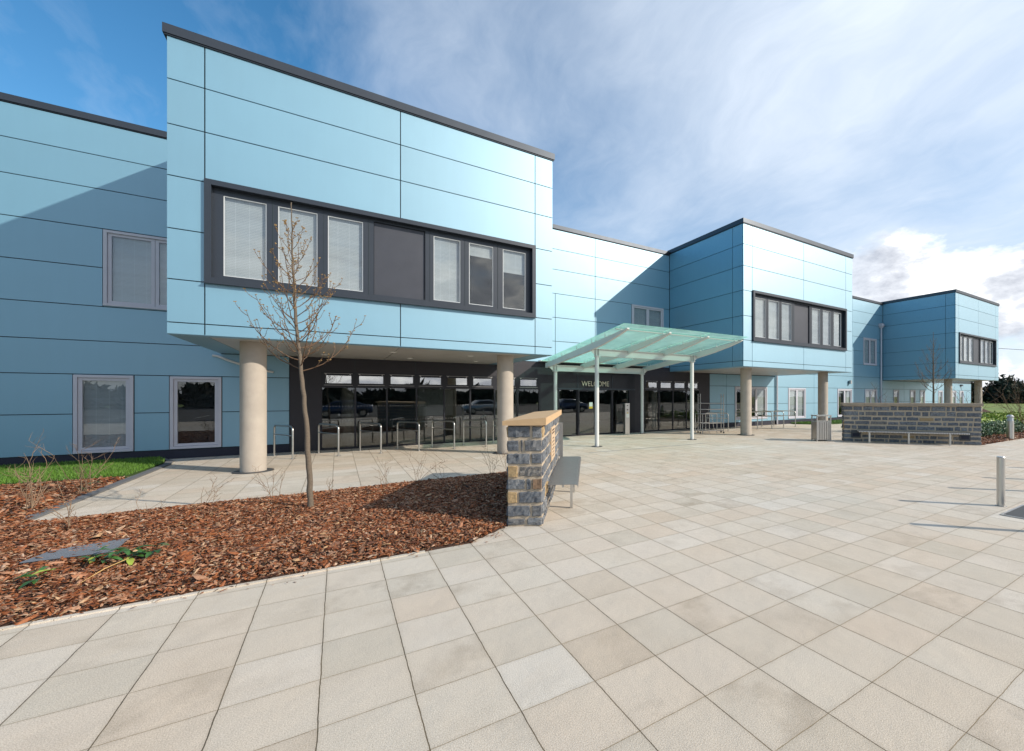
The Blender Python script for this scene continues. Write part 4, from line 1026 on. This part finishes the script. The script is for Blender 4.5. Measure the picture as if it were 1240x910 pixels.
# evergreen low plants
def leaf_plant(x, y, leaves, label, seed, z0=.10):
    rnd = random.Random(seed); t = empty('evergreen_plant', (x, y, 0), label, 'plant')
    lm_, ly = MB(), MB()
    for i in range(leaves):
        a = rnd.uniform(0, 6.28); L_ = rnd.uniform(.10, .18); W_ = L_ * .17; el = rnd.uniform(-.1, .6)
        o = Vector((x + rnd.gauss(0, .10), y + rnd.gauss(0, .06), z0 + rnd.uniform(.01, .10)))
        d = Vector((math.cos(a) * math.cos(el), math.sin(a) * math.cos(el), math.sin(el))); s_ = Vector((-math.sin(a), math.cos(a), 0)); u = d.cross(s_)
        vs = []
        for k in range(6):
            f = k / 5; w = W_ * math.sin(math.pi * (f * .9 + .06)) ; c = o + d * L_ * f - Vector((0, 0, 1)) * L_ * .35 * f * f
            vs += [c - s_ * w - u * w * -.35, c, c + s_ * w - u * w * -.35]
        fs = [(3 * k + j, 3 * k + j + 1, 3 * k + 4 + j, 3 * k + 3 + j) for k in range(5) for j in range(2)]
        (ly if rnd.random() < .16 else lm_).add(vs, fs, True)
    lm_.build('foliage', 'leaf', t); 
    if ly.v: ly.build('young_leaves', 'leafy', t)
    return t
lp = leaf_plant(-1.98, 6.60, 30, 'low glossy evergreen plant lying over the mulch by the grey grille', 3)
MB().tube([(-2.0, 6.0, .07), (-1.9, 6.25, .12), (-1.78, 6.55, .13)], [.002, .005, .004], 6).build('dry_stem', 'straw', lp)
leaf_plant(-1.72, 6.50, 14, 'small evergreen plant just right of the glossy one', 4)
leaf_plant(-2.33, 6.2, 10, 'small yellowish evergreen plant at the left edge of the photograph', 5)
# grille cover in the mulch
gt = empty('drain_grille', (-2.35, 7.1, 0), 'grey plastic mesh drain grille half buried in the mulch', 'drain grille')
gm = MB(); P0, P1, P2, P3 = Vector((-2.68, 6.94, .118)), Vector((-2.03, 6.86, .128)), Vector((-2.05, 7.38, .128)), Vector((-2.60, 7.30, .118))
for k in range(17):
    f = k / 16; gm.tube([P0.lerp(P1, f), P3.lerp(P2, f)], .007, 4); 
for k in range(13):
    f = k / 12; gm.tube([P0.lerp(P3, f), P1.lerp(P2, f)], .007, 4)
gm.build('mesh_cover', 'grate', gt)
bb = MB(); bb.add([P0 - Vector((0, 0, .02)), P1 - Vector((0, 0, .02)), P2 - Vector((0, 0, .02)), P3 - Vector((0, 0, .02))], [(0, 1, 2, 3)]); bb.build('tray', 'grate', gt)
# green shoot
leaf_plant(-3.95, 12.2, 7, 'tiny green seedling in the mulch near the lawn', 9, .08)

# ---------------------------------------------------------------- planting right + distance
def leafmass(name, centers, n, size, mat, label, cat, kind=None, flat=1.0, parent=None):
    V = []; k = 0
    for (x, y, z, rx, ry, rz, m_) in centers:
        m_ = int(m_); u = rng.normal(size=(m_, 3)); u /= np.linalg.norm(u, axis=1)[:, None]; r = rng.uniform(.35, 1.0, m_) ** .45
        c = u * r[:, None] * np.array([rx, ry, rz]) * rng.uniform(.75, 1.12, m_)[:, None] + np.array([x, y, z]); c = c[c[:, 2] > 0.02]; m_ = len(c)
        a = rng.normal(size=(m_, 3)); a /= np.linalg.norm(a, axis=1)[:, None]; b = np.cross(a, rng.normal(size=(m_, 3))); b /= np.linalg.norm(b, axis=1)[:, None]
        s_ = rng.uniform(.5, 1.2, m_)[:, None] * size
        V.append(np.stack([c - a * s_, c + b * s_ * .45, c + a * s_, c - b * s_ * .45], 1).reshape(-1, 3))
    V = np.concatenate(V); F = np.arange(len(V)).reshape(-1, 4)
    o = npmesh(name, V, F, mat, parent); 
    if not parent: tag(o, label, cat, None, kind)
    return o
rs = np.random.default_rng(4)
# variegated shrubs at the bed edge
shr = [(22.6, 6.9), (23.6, 7.1), (24.7, 6.9), (25.7, 7.2), (26.9, 6.9), (28.2, 7.2)]
sl = ['nearest the end of the far wall', 'second along from the far wall', 'left of the light bollard', 'behind the light bollard', 'beyond the light bollard', 'last in the row at the right edge']
for i, (x, y) in enumerate(shr):
    t = empty('leafy_shrub', (x, y, 0), 'low variegated leafy shrub in the planting bed, ' + sl[i], 'shrub', 'variegated shrubs in the right-hand planting bed')
    leafmass('foliage', [(x, y, .30, .55, .50, .36, 900)], 0, .055, 'shrubleaf', None, None, parent=t)
    leafmass('pale_foliage', [(x, y, .34, .55, .50, .37, 220)], 0, .045, 'shrubpale', None, None, parent=t)
leafmass('groundcover', [(x, y, .2, 1.3, 1.0, .42, 500) for x in np.arange(22.5, 46, 1.5) for y in (8.6, 10.0, 11.4)], 0, .10, 'gcover', 'yellow-green low groundcover behind the variegated shrubs', 'groundcover', 'stuff')
heap = MB(); rnd = random.Random(2)
vs = [(62, 20, .9)]
for k in range(20):
    a = k / 20 * 6.283; vs.append((62 + math.cos(a) * (3.2 + rnd.uniform(-.5, .5)), 20 + math.sin(a) * (2.0 + rnd.uniform(-.3, .3)), -.02))
for k in range(20):
    a = k / 20 * 6.283; vs.append((62 + math.cos(a) * (1.7 + rnd.uniform(-.4, .4)), 20 + math.sin(a) * 1.1, .55 + rnd.uniform(-.15, .15)))
heap.add(vs, [(0, 21 + k, 21 + (k + 1) % 20) for k in range(20)] + [(21 + k, 1 + k, 1 + (k + 1) % 20, 21 + (k + 1) % 20) for k in range(20)], True)
tag(heap.build('soil_heap', 'soil'), 'low heap of dark soil lying on the field at the right', 'soil heap')
# far-off wood at the right and behind the plaza (seen in the glass)
cs = []
for k in range(60):
    f = k / 59; x = 118 + 60 * f + rs.normal(0, 2); y = 72 - 76 * f + rs.normal(0, 2); h = 6.0 + rs.normal(0, .7) + (1.2 if k % 7 == 0 else 0)
    cs.append((x, y, h * .48, 3.4, 3.4, h * .52, 700)); cs.append((x + 2, y + 3, h * .3, 4, 4, h * .36, 350))
leafmass('far_wood', cs, 0, .55, 'wood_far', 'dark evergreen wood along the far side of the field', 'wood', 'stuff')
cs = []
for k in range(70):
    x = -95 + k * 2.9 + rs.normal(0, 1); h = 3.3 + rs.normal(0, .5); y = -55 + rs.normal(0, 2)
    cs.append((x, y, h * .45, 3.4, 3.0, h * .55, 200))
leafmass('far_wood', cs, 0, 1.0, 'wood_far', 'dark trees behind the car park, seen reflected in the glazing', 'wood', 'stuff')

# parked cars behind the viewpoint, reflected in the glazing
def car(x, y, paint, label):
    t = empty('parked_car', (x, y, 0), label, 'car', 'cars parked behind the plaza')
    prof = [(-2.15, .35), (-2.18, .62), (-2.05, .86), (-1.35, 1.0), (-.75, 1.42), (.55, 1.47), (1.45, 1.05), (2.05, .98), (2.12, .6), (2.08, .35)]
    m = MB(); n = len(prof)
    rows = []
    for (w, ins) in ((-.86, .06), (-.80, 0), (.80, 0), (.86, .06)):
        row = []
        for (px, pz) in prof:
            tap = 1 - .18 * max(0, (pz - .95) / .5)
            row.append((x + px * (1 - ins * .5), y + w * tap, pz - (.03 if ins else 0) - .02 + .02))
        rows.append(row)
    vs = [p for r_ in rows for p in r_]
    fs = [(j * n + i, j * n + (i + 1) % n, (j + 1) * n + (i + 1) % n, (j + 1) * n + i) for j in range(3) for i in range(n)] + [tuple(range(n - 1, -1, -1)), tuple(3 * n + i for i in range(n))]
    m.add(vs, fs, True); m.build('body', paint, t)
    g = MB()
    for sy in (-1, 1):
        q = [(-1.15, 1.02), (-.72, 1.34), (.5, 1.38), (1.25, 1.05)]
        g.add([(x + a, y + sy * (.875 - .155 * max(0, (b - .95) / .5)), b) for a, b in q], [(0, 1, 2, 3)])
    g.build('side_window', 'carglass', t)
    for wx in (-1.35, 1.35):
        for wy in (-.78, .78):
            w = MB(); w.tube([(x + wx, y + wy - .11, .32), (x + wx, y + wy + .11, .32)], .32, 20); wo = w.build('wheel', 'rubber', t)
            r_ = MB(); r_.tube([(x + wx, y + wy - .115, .32), (x + wx, y + wy + .115, .32)], .2, 16); r_.build('rim', 'steel', wo)
for i, (x, y, p_, lb) in enumerate([(-5.5, -9.5, 'carpaint_s', 'silver parked car seen reflected in the left glazing'), (0.5, -9.6, 'carpaint_d', 'dark blue parked car behind the viewpoint'), (12.5, -9.5, 'carpaint_s', 'silver parked car reflected beside the entrance'), (22, -9.5, 'carpaint_d', 'dark blue parked car farthest right behind the viewpoint')]): car(x, y, p_, lb)
# overhead cable
cb = MB(); cb.tube([(120, 34, 12.4), (160, 22, 11.9), (210, 8, 13.0)], .05, 5); tag(cb.build('overhead_cable', 'rubber'), 'thin dark overhead cable crossing the sky right of the farthest box', 'cable')

# ---------------------------------------------------------------- sky and sun
SUND = Vector((-.91, 1.0, -.76)).normalized()
elev = math.asin(-SUND.z); az = math.atan2(-SUND.x, -SUND.y)      # clockwise from +Y
w = bpy.data.worlds.new('World'); sc.world = w; w.use_nodes = True; nt = w.node_tree; nt.nodes.clear()
out = nt.nodes.new('ShaderNodeOutputWorld'); bg = nt.nodes.new('ShaderNodeBackground')
sky = nt.nodes.new('ShaderNodeTexSky'); sky.sky_type = 'NISHITA'; sky.sun_disc = False
sky.sun_elevation = elev; sky.sun_rotation = az; sky.altitude = 50; sky.air_density = 1.0; sky.dust_density = .6; sky.ozone_density = 2.0
hs = nt.nodes.new('ShaderNodeHueSaturation'); hs.inputs['Saturation'].default_value = 1.3; hs.inputs['Hue'].default_value = .493; hs.inputs['Value'].default_value = 1.4; L(nt, sky.outputs[0], hs.inputs['Color'])
tc = nt.nodes.new('ShaderNodeTexCoord'); D = tc.outputs['Generated']; sp = nt.nodes.new('ShaderNodeSeparateXYZ'); L(nt, D, sp.inputs[0])
dz = math_(nt, 'MAXIMUM', sp.outputs[2], 0.0)
den = math_(nt, 'ADD', dz, .22)
px = math_(nt, 'DIVIDE', sp.outputs[0], den); py = math_(nt, 'DIVIDE', sp.outputs[1], den)
cmb = nt.nodes.new('ShaderNodeCombineXYZ'); L(nt, px, cmb.inputs[0]); L(nt, py, cmb.inputs[1])
warp = noise(nt, cmb.outputs[0], 1.3, 4, .5, 1)
wv = nt.nodes.new('ShaderNodeVectorMath'); wv.operation = 'MULTIPLY_ADD'; L(nt, warp, wv.inputs[0]); wv.inputs[1].default_value = (.55, .55, .55); L(nt, cmb.outputs[0], wv.inputs[2])
mp = nt.nodes.new('ShaderNodeMapping'); mp.inputs['Rotation'].default_value = (0, 0, R(-38)); mp.inputs['Scale'].default_value = (1.7, .6, 1); L(nt, wv.outputs[0], mp.inputs[0])
cir = noise(nt, mp.outputs[0], 1.5, 10, .62)
wisp = noise(nt, mp.outputs[0], 3.4, 9, .6)
soft = noise(nt, wv.outputs[0], .9, 6, .58)
rt = math_(nt, 'SUBTRACT', math_(nt, 'MULTIPLY', sp.outputs[0], .8363), math_(nt, 'MULTIPLY', sp.outputs[1], .5483))   # to the right of the view
side = math_(nt, 'MULTIPLY_ADD', rt, 1.0, .60, clamp=True)
cov = math_(nt, 'ADD', math_(nt, 'MULTIPLY', math_(nt, 'POWER', side, 1.25), .92), math_(nt, 'MULTIPLY_ADD', cir, .75, -.40))
cov = math_(nt, 'ADD', cov, math_(nt, 'MULTIPLY_ADD', soft, .6, -.30))
cov = math_(nt, 'ADD', cov, math_(nt, 'MULTIPLY_ADD', wisp, .55, -.29))
cov = math_(nt, 'MULTIPLY', cov, .95, clamp=True)
cc = ramp(nt, soft, [(.3, (5.4, 6.5, 8.1)), (.7, (7.5, 8.2, 9.1))])
c1 = mixc(nt, cov, hs.outputs[0], cc)
# cumulus bank low on the right
m2 = nt.nodes.new('ShaderNodeMapping'); m2.inputs['Scale'].default_value = (1, 1, 2.0); m2.inputs['Location'].default_value = (3.1, .4, 0); L(nt, D, m2.inputs[0])
cu = noise(nt, m2.outputs[0], 3.4, 11, .6); cu2 = noise(nt, m2.outputs[0], 6.5, 9, .62)
hmask = math_(nt, 'SUBTRACT', 1.0, math_(nt, 'MULTIPLY', math_(nt, 'SUBTRACT', dz, .20), 5.0, clamp=True), clamp=True)
sm = math_(nt, 'MULTIPLY_ADD', rt, 4.5, -1.35, clamp=True)
cm = math_(nt, 'ADD', cu, math_(nt, 'MULTIPLY', hmask, .42))
cm = math_(nt, 'MULTIPLY', math_(nt, 'MULTIPLY_ADD', cm, 11.0, -7.9, clamp=True), sm)
ccol = ramp(nt, cu2, [(.34, (4.6, 4.9, 5.6)), (.46, (7.2, 7.5, 8.1)), (.56, (12, 12, 11.8))])
c2 = mixc(nt, cm, c1, ccol)
L(nt, c2, bg.inputs['Color']); bg.inputs['Strength'].default_value = .125
L(nt, bg.outputs[0], out.inputs[0])

sl_ = bpy.data.lights.new('sun', 'SUN'); sl_.energy = 5.0; sl_.angle = R(.53); sl_.color = (1.0, .90, .765)
so = bpy.data.objects.new('sun', sl_); COL.objects.link(so); so.location = (20, -20, 20); so.rotation_euler = SUND.to_track_quat('-Z', 'Y').to_euler()

# ---------------------------------------------------------------- camera
cam = bpy.data.cameras.new('camera'); co_ = bpy.data.objects.new('camera', cam); COL.objects.link(co_)
co_.location = (0, 0, 1.8); co_.rotation_euler = (R(90), 0, -R(33.2534))
cam.sensor_width = 36; cam.sensor_fit = 'HORIZONTAL'; cam.lens = 520.04 / 1240 * 36
cam.shift_x = (620 - 749.96) / 1240; cam.shift_y = (480.12 - 455) / 1240; cam.clip_start = .05; cam.clip_end = 5000
sc.camera = co_
sc.view_settings.view_transform = 'Standard'; sc.view_settings.look = 'None'; sc.view_settings.exposure = 0; sc.view_settings.gamma = 1
sc.cycles.max_bounces = 8; sc.cycles.transparent_max_bounces = 12
